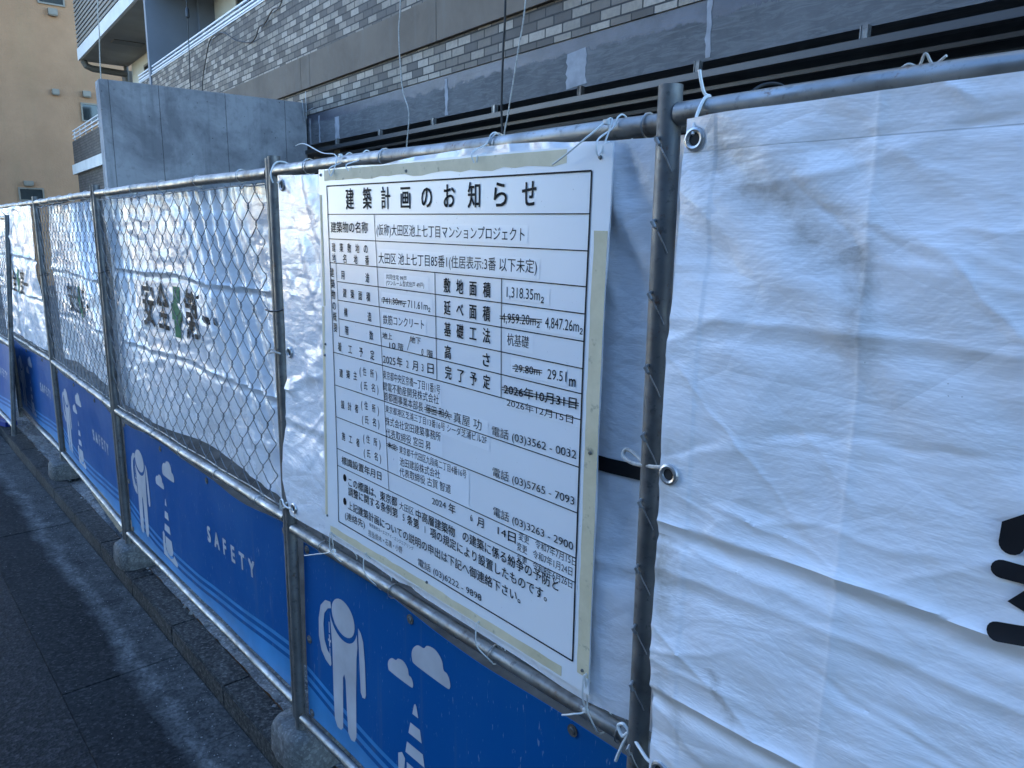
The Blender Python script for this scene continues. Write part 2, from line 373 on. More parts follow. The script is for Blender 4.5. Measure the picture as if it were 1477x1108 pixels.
def conform(mb, step, fn, y):
    """cut a flat x,z drawing on a grid so that it can follow fn(x,z), then lay it y in front of that surface"""
    bm = bmesh.new(); vs = [bm.verts.new((q[0], 0, q[2])) for q in mb.v]
    for q in mb.f:
        try: bm.faces.new([vs[i] for i in q])
        except ValueError: pass
    xs = [q[0] for q in mb.v]; zs = [q[2] for q in mb.v]
    for ax, lo, hi in ((0, min(xs), max(xs)), (2, min(zs), max(zs))):
        for k in range(math.ceil(lo/step), math.ceil(hi/step)):
            co = [0, 0, 0]; no = [0, 0, 0]; co[ax] = k*step; no[ax] = 1
            bmesh.ops.bisect_plane(bm, geom=bm.verts[:]+bm.edges[:]+bm.faces[:], plane_co=co, plane_no=no, dist=1e-6)
    bm.verts.index_update()
    P = np.array([q.co[:] for q in bm.verts]); P[:, 1] = fn(P[:, 0], P[:, 2])+y
    m = MB(); m.add(P, [[q.index for q in f.verts] for f in bm.faces]); bm.free(); return m
def poly2(mb, pts): mb.add([(x, 0, z) for x, z in pts], [tuple(range(len(pts)))])
def ell(cx, cz, rx_, rz_, rot=0, n=28, a0=0, a1=2*math.pi):
    out = []
    for k in range(n):
        t = a0+(a1-a0)*k/(n if a1-a0 > 6.28 else n-1); x = rx_*math.cos(t); z = rz_*math.sin(t)
        out.append((cx+x*math.cos(rot)-z*math.sin(rot), cz+x*math.sin(rot)+z*math.cos(rot)))
    return out
def stroke(mb, pts, w):                             # round-ended pen stroke as one ribbon with half-round ends
    P = [Vector((q[0], q[1])) for q in pts]; L = []; Rr = []
    for i, q in enumerate(P):
        t = (P[min(i+1, len(P)-1)]-P[max(i-1, 0)]).normalized(); n = Vector((-t.y, t.x))*w/2; L.append(q+n); Rr.append(q-n)
    t0 = (P[1]-P[0]).normalized(); t1 = (P[-1]-P[-2]).normalized()
    cap = lambda c, t, s: [c+(Vector((-t.y, t.x))*math.cos(a)*s+t*math.sin(a)*s)*w/2 for a in [math.pi*k/8 for k in range(1, 8)]]
    out = L+cap(P[-1], t1, 1)+Rr[::-1]+cap(P[0], t0, -1)
    poly2(mb, [(q.x, q.y) for q in out])
# ------------------------------------------------------------------ ground
MB().box(-60, 30, -30, .47, -.3, 0).build('road', M['asphalt'], kind='structure', smooth=False)
m = MB()
for k in range(-60, 20):                            # gutter units with thin joints
    a = -.52+k*.672; m.box(a+.0008, a+.6712, .472, .929, -.3, .004+.0012*math.sin(k*2.1), .0012)
m.build('gutter', M['gutter'], kind='structure')
m = MB()
for k in range(-60, 20):
    a = -.30+k*.605; m.box(a+.0004, a+.6046, .932, 1.045, -.3, .088, .006)
m.build('kerb', M['kerb'], kind='structure')
MB().box(-60, 30, 1.25, 40, -.3, .05).build('site_ground', M['soil'], kind='structure', smooth=False)
def ledge(U, V):
    X = -14+18*U; Y = 1.047+.203*V
    Z = .083+.006*fbm(X*6, Y*6, 3)+.004*fbm(X*25, Y*25, 4)
    cr = np.abs(fbm(X*3.1, Y*7, 9, 3)); Z = Z-.016*np.clip(1-cr/.05, 0, 1)
    step = vn(X*1.7, Y*3, 12); Z = Z-.028*np.clip((step-.25)*8, 0, 1)
    return X, Y, Z
MB().grid(1800, 16, ledge).build('mortar_ledge', M['ledge'], kind='structure')
rnd = random.Random(5); m = MB()
for k in range(1500):                               # crumbs of mortar and grit along the kerb
    x = rnd.uniform(-9, -1.5); w = rnd.random()
    if w < .55: y = rnd.gauss(.85, .05); z = .006; s = rnd.uniform(.0015, .005)
    elif w < .8: y = rnd.uniform(1.03, 1.2); z = .088; s = rnd.uniform(.003, .013)
    else: y = rnd.uniform(.48, .9); z = .006; s = rnd.uniform(.001, .003)
    if w < .55 and y > .925: y = .92
    if rnd.random() < .03: s *= 1.8
    ico = [(1, 0, 0), (-1, 0, 0), (0, 1, 0), (0, -1, 0), (0, 0, 1), (0, 0, -1)]
    vs = [(x+a*s*rnd.uniform(.6, 1.3), y+b*s*rnd.uniform(.6, 1.3), z+c*s*rnd.uniform(.4, .9)) for a, b, c in ico]
    m.add(vs, [(0, 2, 4), (2, 1, 4), (1, 3, 4), (3, 0, 4), (2, 0, 5), (1, 2, 5), (3, 1, 5), (0, 3, 5)])
m.build('gravel', M['grit'], smooth=False, kind='stuff')
# ------------------------------------------------------------------ fence panels
RZ_T, RZ_M, RZ_B = 2.0, .925, .265
def board_fn(seed):
    def fn(x, z):
        t = np.clip((z-.28)/.6, 0, 1)
        return .012+.004*vn(x*1.6, z*1.3, seed)+.003*vn(x*4, z*2.2, seed+1)-.004*np.sin(x*3.1+seed)*t
    return fn
def wave(x): return .418+.020*np.sin(x*2.6+2.2)+.028*np.clip(x-1.0, 0, 1)-.012*np.exp(-((x-.55)/.35)**2)+.03*np.exp(-(x/.16)**2)
def make_board(root, L, seed):
    fn = board_fn(seed); x0, x1 = .035, L-.035
    top = lambda x: .878+.010*np.sin(x*4.3+seed*1.7)+.006*np.sin(x*9+seed)
    def f(U, V):
        X = x0+(x1-x0)*U; Z = .283+(top(X)-.283)*V; return X, fn(X, Z), Z
    m = MB().grid(90, 24, f); n = len(m.v)
    g2 = [(x, y+.0025, z) for x, y, z in m.v]; fs = list(m.f); m.add(g2, fs)
    for i in range(89): m.f += [(i, i+1, n+i+1, n+i), (n-90+i, n-90+i+1, 2*n-90+i+1, 2*n-90+i)]
    b = m.build('printed_board', M['blue'], root)
    sx = (L-.0)/1.93
    def art(name, mb, mat, y=-.0012, st=.05): conform(mb, st, fn, y).build(name, mat, b, smooth=True)
    xs = np.linspace(x0+.002, x1-.002, 60)
    for a, c in ((0, .016), (.034, .052), (.068, .2)):
        w = MB(); up_ = [(x, float(wave(x))-a) for x in xs]; lo = [(x, max(float(wave(x))-c, .286)) for x in xs]
        n = len(xs); w.add([(x, 0, z) for x, z in up_+lo], [(i, i+1, n+i+1, n+i) for i in range(n-1)])
        art('wave_stripe', w, M['lblue'], -.0010)
    # bowing worker holding a helmet
    w = MB()
    poly2(w, ell(.272, .718, .066, .056, R(-6)))
    k = [(x, z) for x, z in ell(.272, .716, .079, .071, R(-6), 16, R(180+14), R(360-8))]
    poly2(w, k+[(.352, .66), (.345, .62), (.338, .50), (.334, .36), (.322, .338), (.302, .334), (.286, .35), (.281, .42), (.277, .52), (.270, .536), (.262, .52), (.258, .42), (.255, .35), (.242, .335), (.220, .335), (.206, .355), (.202, .45), (.203, .60)])
    poly2(w, [(.357, .722), (.372, .712), (.384, .690), (.392, .63), (.396, .53), (.390, .516), (.376, .512), (.366, .524), (.362, .60)])
    poly2(w, [(.200, .742), (.168, .736), (.138, .708), (.124, .66), (.122, .60), (.136, .556), (.160, .534), (.188, .524), (.194, .534), (.192, .560), (.172, .572), (.156, .60), (.152, .65), (.160, .690), (.182, .714), (.202, .722)])
    poly2(w, [(.184, .590), (.190, .590), (.190, .606), (.196, .606), (.196, .614), (.190, .614), (.190, .630), (.184, .630), (.184, .614), (.178, .614), (.178, .606), (.184, .606)])
    for z0, z1 in ((.545, .585), (.636, .672)): poly2(w, [(.185, z0), (.190, z0), (.190, z1), (.185, z1)])
    art('worker_pictogram', w, M['pgrey'])
    for px_, pz, s in ((.515, .668, .115), (.628, .742, .16)):
        c = MB(); q = [(0, .02), (.12, -.02), (.88, -.02), (1.0, .03), (1.0, .14), (.93, .24), (.84, .26), (.80, .40), (.68, .50), (.55, .52), (.40, .48), (.32, .40), (.16, .38), (.03, .27), (-.02, .14)]
        poly2(c, [(px_+p.x*s, pz+p.y*s*.95) for p in bez([(a, d, 0) for a, d in q+[q[0]]], 4)[:-1]])
        art('cloud_pictogram', c, M['pgrey'])
    c = MB()
    poly2(c, [(.627, .592), (.653, .592), (.645, .622), (.640, .627), (.635, .622)])
    poly2(c, [(.609, .527), (.668, .527), (.660, .562), (.618, .562)])
    poly2(c, [(.594, .462), (.680, .462), (.672, .497), (.602, .497)])
    poly2(c, [(.600, .434), (.688, .434), (.702, .385), (.690, .365), (.655, .352), (.620, .358), (.600, .38)])
    poly2(c, [(.560, .44), (.578, .452), (.592, .44), (.588, .40), (.598, .368), (.625, .346), (.660, .340), (.700, .354), (.712, .372), (.760, .345), (.745, .326), (.560, .332)])
    art('cone_pictogram', c, M['pgrey'])
    t = MB(); x = 1.14*sx
    for ch in 'SAFETY':
        wd = .060*sx; put_text(t, ch, x, x+wd, .628, .068, 4); x += .083*sx
    art('lettering', t, M['pgrey'])
    for bx in (.06, .62, 1.2, L-.06):
        for bz in ((.862, .56, .30) if bx in (.06, L-.06) else (.858,)):
            yy = float(fn(np.array([bx]), np.array([bz]))[0]); q = MB(); q.tube([(bx, yy-.006, bz), (bx, yy, bz)], [.006, .009], 10)
            q.tube([(bx, yy-.003, bz), (bx, yy+.001, bz)], .013, 12)
            q.build('bolt', M['steel_old'], b)
def chain_link(L, z0, z1, x0, seed):
    m = MB(); q = .053; n = int((L-2*x0)/q); v = .053; rows = int((z1-z0)/v); rg = random.Random(seed)
    for i in range(n):
        pts = []
        for k in range(rows+1):
            j = (k+i) % 2; x = x0+(i+j)*q; z = z1-k*v
            sx = 1 if j else -1; yy = -.005 if j else .005
            x += .004*math.sin(z*6+i*.3+seed); sl = .012*math.sin(i*.21+seed)*(1-(z-z0)/(z1-z0))
            pts += [(x-sx*.006, yy, z+.010+sl), (x+sx*.0035, 0, z+sl), (x-sx*.006, -yy, z-.010+sl)]
        m.tube(pts, .0016, 5, False)
    for z in (z1+.004, z0+.012): m.tube([(x0*.5+(L-x0)*t/14, 0, z+.003*math.sin(t*2+seed)) for t in range(15)], .0024, 6)
    return m
def fence_panel(label, a, b, seed, mesh=True, lean=0, zt=RZ_T, board=True, ptop=.04, wires=()):
    L = math.hypot(b[0]-a[0], b[1]-a[1]); rz = math.atan2(b[1]-a[1], b[0]-a[0])
    r = thing('fence_panel', label, 'fence panel', (a[0], a[1], .0), rz, 'panels of the site fence', lean)
    for x in (0, L): MB().pipe((x, 0, .19), (x, 0, zt+ptop), .0178).build('post', M['steel_old'], r)
    for nm, z, rr in (('top_rail', zt, .0165), ('middle_rail', RZ_M, .0165), ('bottom_rail', RZ_B, .0145)):
        n = 14; pts = [(.017+(L-.034)*k/n, 0, z+.0015*math.sin(k*1.1+seed)) for k in range(n+1)]
        MB().tube(pts, rr, 14).build(nm, M['steel'], r)
    if mesh:
        c = chain_link(L, RZ_M+.02, zt-.035, .022, seed).build('chain_link', M['wire'], r, loc=(0, .014 if seed == 4 else 0, 0))
        g = random.Random(seed)
        for k in range(5):
            x = L*(k+.6)/5.2+g.uniform(-.03, .03)
            for z, s in ((zt, 1), (RZ_M, -1)):
                t = MB(); t.tube([(x+.002*math.cos(q), .020*math.cos(q), z+.020*math.sin(q)) for q in [2*math.pi*j/12 for j in range(12)]]+[(x+.004, 0, z-s*.03), (x+.01, -.006, z-s*.04)], .0016, 5)
                t.build('wire_clip', M['zinc'], r)
    for x, z in wires:
        MB().tube([(x-.004, -.018, z+.012), (x-.001, -.027, z+.009), (x+.003, -.026, z+.003), (x+.002, -.020, z)], [.0026, .0034, .0032, .002], 8).tube(bez([(x+.001, -.0205, z+.002), (x+.009, -.0195, z-.012), (x+.013, -.0145, z-.024), (x+.016, -.010, z-.036)], 4), .0012, 6).build('wire_twist', M['zinc'], r)
    if board: make_board(r, L, seed)
    return r
zs = (1.958, 1.841, 1.735, 1.623, 1.515, 1.406, 1.294, 1.188, 1.085, .964)
fence_panel('rightmost fence panel, wire twists down its left post, covered by the big white sheet', (-.712, .935), (1.10, .94), 5, False, zt=2.004, wires=[(0, z) for z in zs])
fence_panel('fence panel carrying the white notice board, its blue board half out of frame below', (-2.118, .970), (-.17, .997), 4, True)
fence_panel('fence panel with wide open chain link above a SAFETY board, just left of the notice', (-4.135, .985), (-2.185, .992), 3, True)
fence_panel('fence panel with dense looking chain link, second to the left of the notice', (-5.985, 1.053), (-4.205, .992), 2, True)
fence_panel('far fence panel with its white sheet in front of the mesh, by the leaning post', (-7.75, 1.075), (-6.03, 1.058), 1, True)
fence_panel('leaning dark fence panel at the left end, cut off by the photo edge', (-8.95, .90), (-7.05, .90), 7, True, lean=-.072, zt=1.915, ptop=.02)
# ------------------------------------------------------------------ concrete feet
def foot(x, y, label, s=1.0, seed=0):
    m = MB(); n = 20; rings = [(.0, .108), (.012, .112), (.085, .108), (.103, .102), (.111, .092), (.113, .05), (.113, .0)]
    vs = []; fs = []
    for j, (h, rr) in enumerate(rings):
        for k in range(n):
            t = 2*math.pi*k/n; c, d = math.cos(t), math.sin(t); e = (abs(c)**4+abs(d)**4)**-.25
            q = 1+.03*math.sin(k*2.3+j+seed)
            vs.append((rr*e*c*q*.95, rr*e*d*q*.9, h+.003*math.sin(k*1.9+seed)))
    for j in range(len(rings)-1):
        for k in range(n): fs.append((j*n+k, j*n+(k+1) % n, (j+1)*n+(k+1) % n, (j+1)*n+k))
    m.add([(a*s, b*s, c*s*1.05) for a, b, c in vs], fs)
    o = m.build('concrete_foot', M['block'], loc=(x, y, .087)); tag(o, label, 'concrete block', 'concrete feet under the fence posts')
foot(-2.15, 1.02, 'round cornered concrete foot under the posts left of the notice, cut by the photo bottom', 1.12, 1)
foot(-4.14, 1.02, 'grey concrete foot on the kerb under the posts between the two SAFETY boards', 1.0, 2)
foot(-6.0, 1.06, 'small far concrete foot where the kerb fades into shade', 1.0, 3)
o = MB().box(-.42, .42, -.045, .045, 0, .018, .003).build('timber_offcut', M['wood'], loc=(-5.05, 1.13, .085)); o.rotation_euler = (.06, .015, -.05)
tag(o, 'pale timber board lying under the bottom rail beside the concrete foot', 'plank')
# ------------------------------------------------------------------ white sheets
def sheet_fn(Wd, Ht, seed, amp=1.0, hcr=(), vcr=(), folds=(), lat=0, sag=.0, crum=1.0, ncr=40, hem=0):
    g = random.Random(seed); CR = []
    for k in range(ncr):
        a = R(g.gauss(-4, 16)) if g.random() < .72 else R(g.uniform(-80, 80))
        CR.append((g.uniform(0, min(Wd, 1.1)), g.uniform(0, Ht), a, g.uniform(.04, .26), g.uniform(.0010, .0048)*g.choice((1, 1, -1)), g.uniform(.004, .016)))
    def fn(x, z):
        y = amp*(.015*fbm(x*1.5+seed, z*1.7, seed, 2)+.0045*vn(x*5.5+z*2.2, z*4.6-x*1.5, seed+20))
        for q, a in hcr:
            dz = z-q-.012*vn(x*2.2, 0*z, seed+3)-.004*vn(x*9, 0*z, seed+4)
            y = y-a*np.exp(-np.abs(dz)/.008)*(.75+.35*vn(x*3, 0*z, seed+5))+a*.7*np.exp(-((dz+.022)/.014)**2)
        for q, a in vcr:
            dx = x-q-.006*vn(0*x, z*3, seed+6); y = y-a*np.exp(-np.abs(dx)/.007)
        wx = x+.012*vn(x*9, z*9, seed+41)+.004*vn(x*30, z*30, seed+43); wz = z+.012*vn(x*9, z*9, seed+42)+.004*vn(x*30, z*30, seed+44)
        for cx, cz, ang, ln_, a, wd in CR:          # sharp handling creases
            ca, sa = math.cos(ang), math.sin(ang); p = (wx-cx)*ca+(wz-cz)*sa; q = -(wx-cx)*sa+(wz-cz)*ca
            y = y-crum*a*np.exp(-np.abs(q)/wd)*np.clip(1-(p/ln_)**2, 0, 1)
        if hem: y = y-.0014/(1+np.exp((x-hem)/.0008))
        c, s = math.cos(.62), math.sin(.62)
        u = x*c+z*s; w = -x*s+z*c
        y = y-crum*.0035*np.clip(ridge(u*1.7+vn(x*3, z*3, seed)*.5, w*5.0, seed+7)-.05, 0, 1)
        y = y-crum*.0022*np.clip(ridge(u*5.0, w*2.6+vn(x*4, z*4, seed+1)*.5, seed+8)-.2, 0, 1)
        y = y+crum*.0007*fbm(x*20, z*24, seed+9, 2)
        for cx, cz, ang, per, a, wd in folds:       # tension folds that fan through a point
            ca, sa = math.cos(ang), math.sin(ang); p = (x-cx)*ca+(z-cz)*sa; q = -(x-cx)*sa+(z-cz)*ca
            y = y+a*np.sin(q/per*2*math.pi+1.5*vn(p*2, q*3, seed))*np.exp(-(q/wd)**2)*np.exp(-(np.abs(p)/.7)**2)
        if lat:
            e = np.cos(math.pi*(x/.053+z/.053))*np.cos(math.pi*(x/.053-z/.053)); y = y-lat*e*np.clip((z/Ht-.15)*2, 0, 1)
        y = y-sag*np.sin(math.pi*np.clip(z/Ht, 0, 1))*(.6+.4*np.sin(x*2))
        y = y-.0012/(1+np.exp(-(z-(Ht-.045))/.001))
        return y
    return fn
def sheet(label, x0, x1, y, z0, z1, fn, mat, nx, nz, eye=(), prints=None, edge=None, umap=None, y1=None):
    Wd, Ht = x1-x0, z1-z0; rz = math.atan2((y if y1 is None else y1)-y, Wd)
    def f(U, V):
        if umap: U = umap(U)
        X = Wd*U; Z = Ht*V
        dx = edge(U, V) if edge else (0, 0)
        Xe = X+dx[0]; Ze = Z+dx[1]+.004*vn(X*4, 0*X, 31)*V+.010*vn(X*3, 0*X, 32)*(1-V)
        return Xe, fn(X, Z), Ze
    o = MB().grid(nx, nz, f).build('safety_sheet', mat, loc=(x0, y, z0))
    o.rotation_euler = (0, 0, rz); tag(o, label, 'plastic sheet', 'white sheets tied along the fence')
    for ex, ez in eye:
        yy = float(fn(np.array([ex]), np.array([ez]))[0])-.0015
        a = [2*math.pi*k/20 for k in range(21)]
        m = MB().tube([(ex+.0125*math.cos(t), yy, ez+.0125*math.sin(t)) for t in a], .0042, 8, False)
        m.build('eyelet', M['zinc'], o)
        h = MB(); poly2(h, ell(ex, ez, .0105, .0105, 0, 20)); h.v = [(p, yy-.0008, q) for p, _, q in h.v]; h.build('eyelet_shade_disc', M['hole_shade'], o)  # dark disc painted as the shade of an eyelet that is not cut through
    if prints:
        for nm, mb, mt in prints: conform(mb, .008, fn, -.0038).build(nm, mt, o)
    return o
def anzen(x, zc, h, w):                              # safety-first slogan: two characters, green cross, two characters
    k = MB(); g = MB(); c = w/5
    put_text(k, '安', x, x+c*.82, zc, h, 3); put_text(k, '全', x+c, x+c*1.85, zc, h, 3); put_text(k, '第', x+3*c, x+3.85*c, zc, h, 3)
    stroke(k, [(x+4.1*c, zc), (x+4.9*c, zc)], h*.14)
    a = x+2.45*c; r_ = h*.55; t = h*.18
    poly2(g, [(a-t, zc+r_), (a+t, zc+r_), (a+t, zc+t), (a+r_*.62, zc+t), (a+r_*.62, zc-t), (a+t, zc-t), (a+t, zc-r_), (a-t, zc-r_), (a-t, zc-t), (a-r_*.62, zc-t), (a-r_*.62, zc+t), (a-t, zc+t)])
    return [('lettering', k, M['ink']), ('green_cross', g, M['green'])]
# big sheet right of the notice
fn5 = sheet_fn(1.7, 1.06, 51, 1.15, ((.475, .0075), (.20, .009), (.78, .003), (.40, .003)), ((.27, .0022), (.48, .0012)), ((.0, 1.05, R(-40), .11, .004, .12),), crum=.85, ncr=140, hem=.052)
k = MB(); q = .43; z0 = .93
stroke(k, [(q+.105, .655), (q+.105, .622)], .026)
stroke(k, [(q+.018, 1.516-z0), (q+.018, 1.534-z0), (q+.026, 1.540-z0), (q+.19, 1.540-z0), (q+.198, 1.534-z0), (q+.198, 1.516-z0)], .024)
stroke(k, [(q+.013, 1.4865-z0), (q+.205, 1.4865-z0)], .020)
stroke(k, [(q+.085, 1.515-z0), (q+.033, 1.455-z0), (q+.10, 1.435-z0), (q+.185, 1.405-z0)], .022)
stroke(k, [(q+.150, 1.47-z0), (q+.11, 1.435-z0), (q+.018, 1.417-z0)], .021)
put_text(k, '全', q+.26, q+.45, .555, .21, 3); put_text(k, '第', q+.76, q+.95, .555, .21, 3); stroke(k, [(q+1.03, .55), (q+1.2, .55)], .026)
g = MB(); a, zc, r_, t = q+.60, .555, .11, .036
poly2(g, [(a-t, zc+r_), (a+t, zc+r_), (a+t, zc+t), (a+r_, zc+t), (a+r_, zc-t), (a+t, zc-t), (a+t, zc-r_), (a-t, zc-r_), (a-t, zc-t), (a-r_, zc-t), (a-r_, zc+t), (a-t, zc+t)])
sheet('big creased white sheet right of the notice, black character at its cut off edge', -.655, 1.045, .897, .93, 1.988, fn5, M['tarp'], 310, 280,
      ((.017, 1.03), (.017, .557), (.022, .060)), [('lettering', k, M['ink']), ('green_cross', g, M['green'])],
      lambda U, V: (.0*U, .012*np.sin(U*3)*V), lambda U: np.where(U < .82, U*.40/.82, .40+(U-.82)*.60/.18))
# sheet behind the notice
fn4_ = sheet_fn(1.65, 1.0, 41, 1.0, ((.605, .005), (.30, .004)), (), ((1.30, .86, R(-58), .085, .006, .2), (1.3, .2, R(-70), .15, .005, .3), (.1, .9, R(-60), .12, .004, .2)), crum=1.3, ncr=110)
def fn4(x, z): return np.clip(fn4_(x, z)+.004, -.007, .010)+.014*np.clip((x-1.26)/.08, 0, 1)
def edge4(U, V):
    l = np.clip(1-U/.12, 0, 1); rr = np.clip((U-.72)/.2, 0, 1)
    return (-.03*l*np.exp(-((V-.10)/.16)**2)+.035*l*np.clip(1-V/.10, 0, 1), .05*l*np.clip(1-V/.06, 0, 1)*0+rr*np.clip(1-V*4, 0, 1)*.02-.01*np.sin(U*9)*V*.6)
sheet('white sheet behind the notice board, showing at both its sides', -2.082, -.45, .952, .985, 1.985, fn4, M['tarp_shiny'], 240, 150,
      ((.03, .972), (.03, .50), (.045, .03)), anzen(.28, .455, .19, 1.11), edge4)
fn3 = sheet_fn(1.88, 1.06, 31, 1.0, ((.72, .009), (.36, .006)), (), ((1.5, .7, R(-62), .105, .013, .26), (.12, .75, R(-70), .14, .012, .2)), .0009, .010, 1.2, 70)
sheet('white sheet with green cross slogan behind the nearest uncovered chain link', -4.17, -2.29, 1.036, .915, 1.975, fn3, M['tarp_shiny'], 260, 170,
      (), anzen(.49, .585, .19, .93), lambda U, V: (.0*U, (.028+.045*np.exp(-((U-.66)/.28)**2))*(1-V)))
fn2 = sheet_fn(1.45, 1.04, 21, 1.2, ((.62, .009), (.33, .006)), (), ((1.1, .85, R(-55), .13, .016, .3),), .001, .012, 1.4, 50)
sheet('white sheet behind the dense far chain link, folded diagonally at its right', -5.80, -4.35, 1.10, .94, 1.975, fn2, M['tarp_shiny'], 180, 130, (), anzen(.42, .47, .17, .75), lambda U, V: (.0*U, (.03+.04*U)*(1-V)), y1=1.045)
fn1 = sheet_fn(1.6, .99, 11, 1.5, ((.63, .012), (.36, .010)), (), (), 0, .015, 2.2)
sheet('farthest bright white sheet between the leaning post and the next posts', -7.66, -6.06, 1.034, 1.0, 1.985, fn1, M['tarp_shiny'], 180, 130, (), anzen(.42, .43, .17, .82))
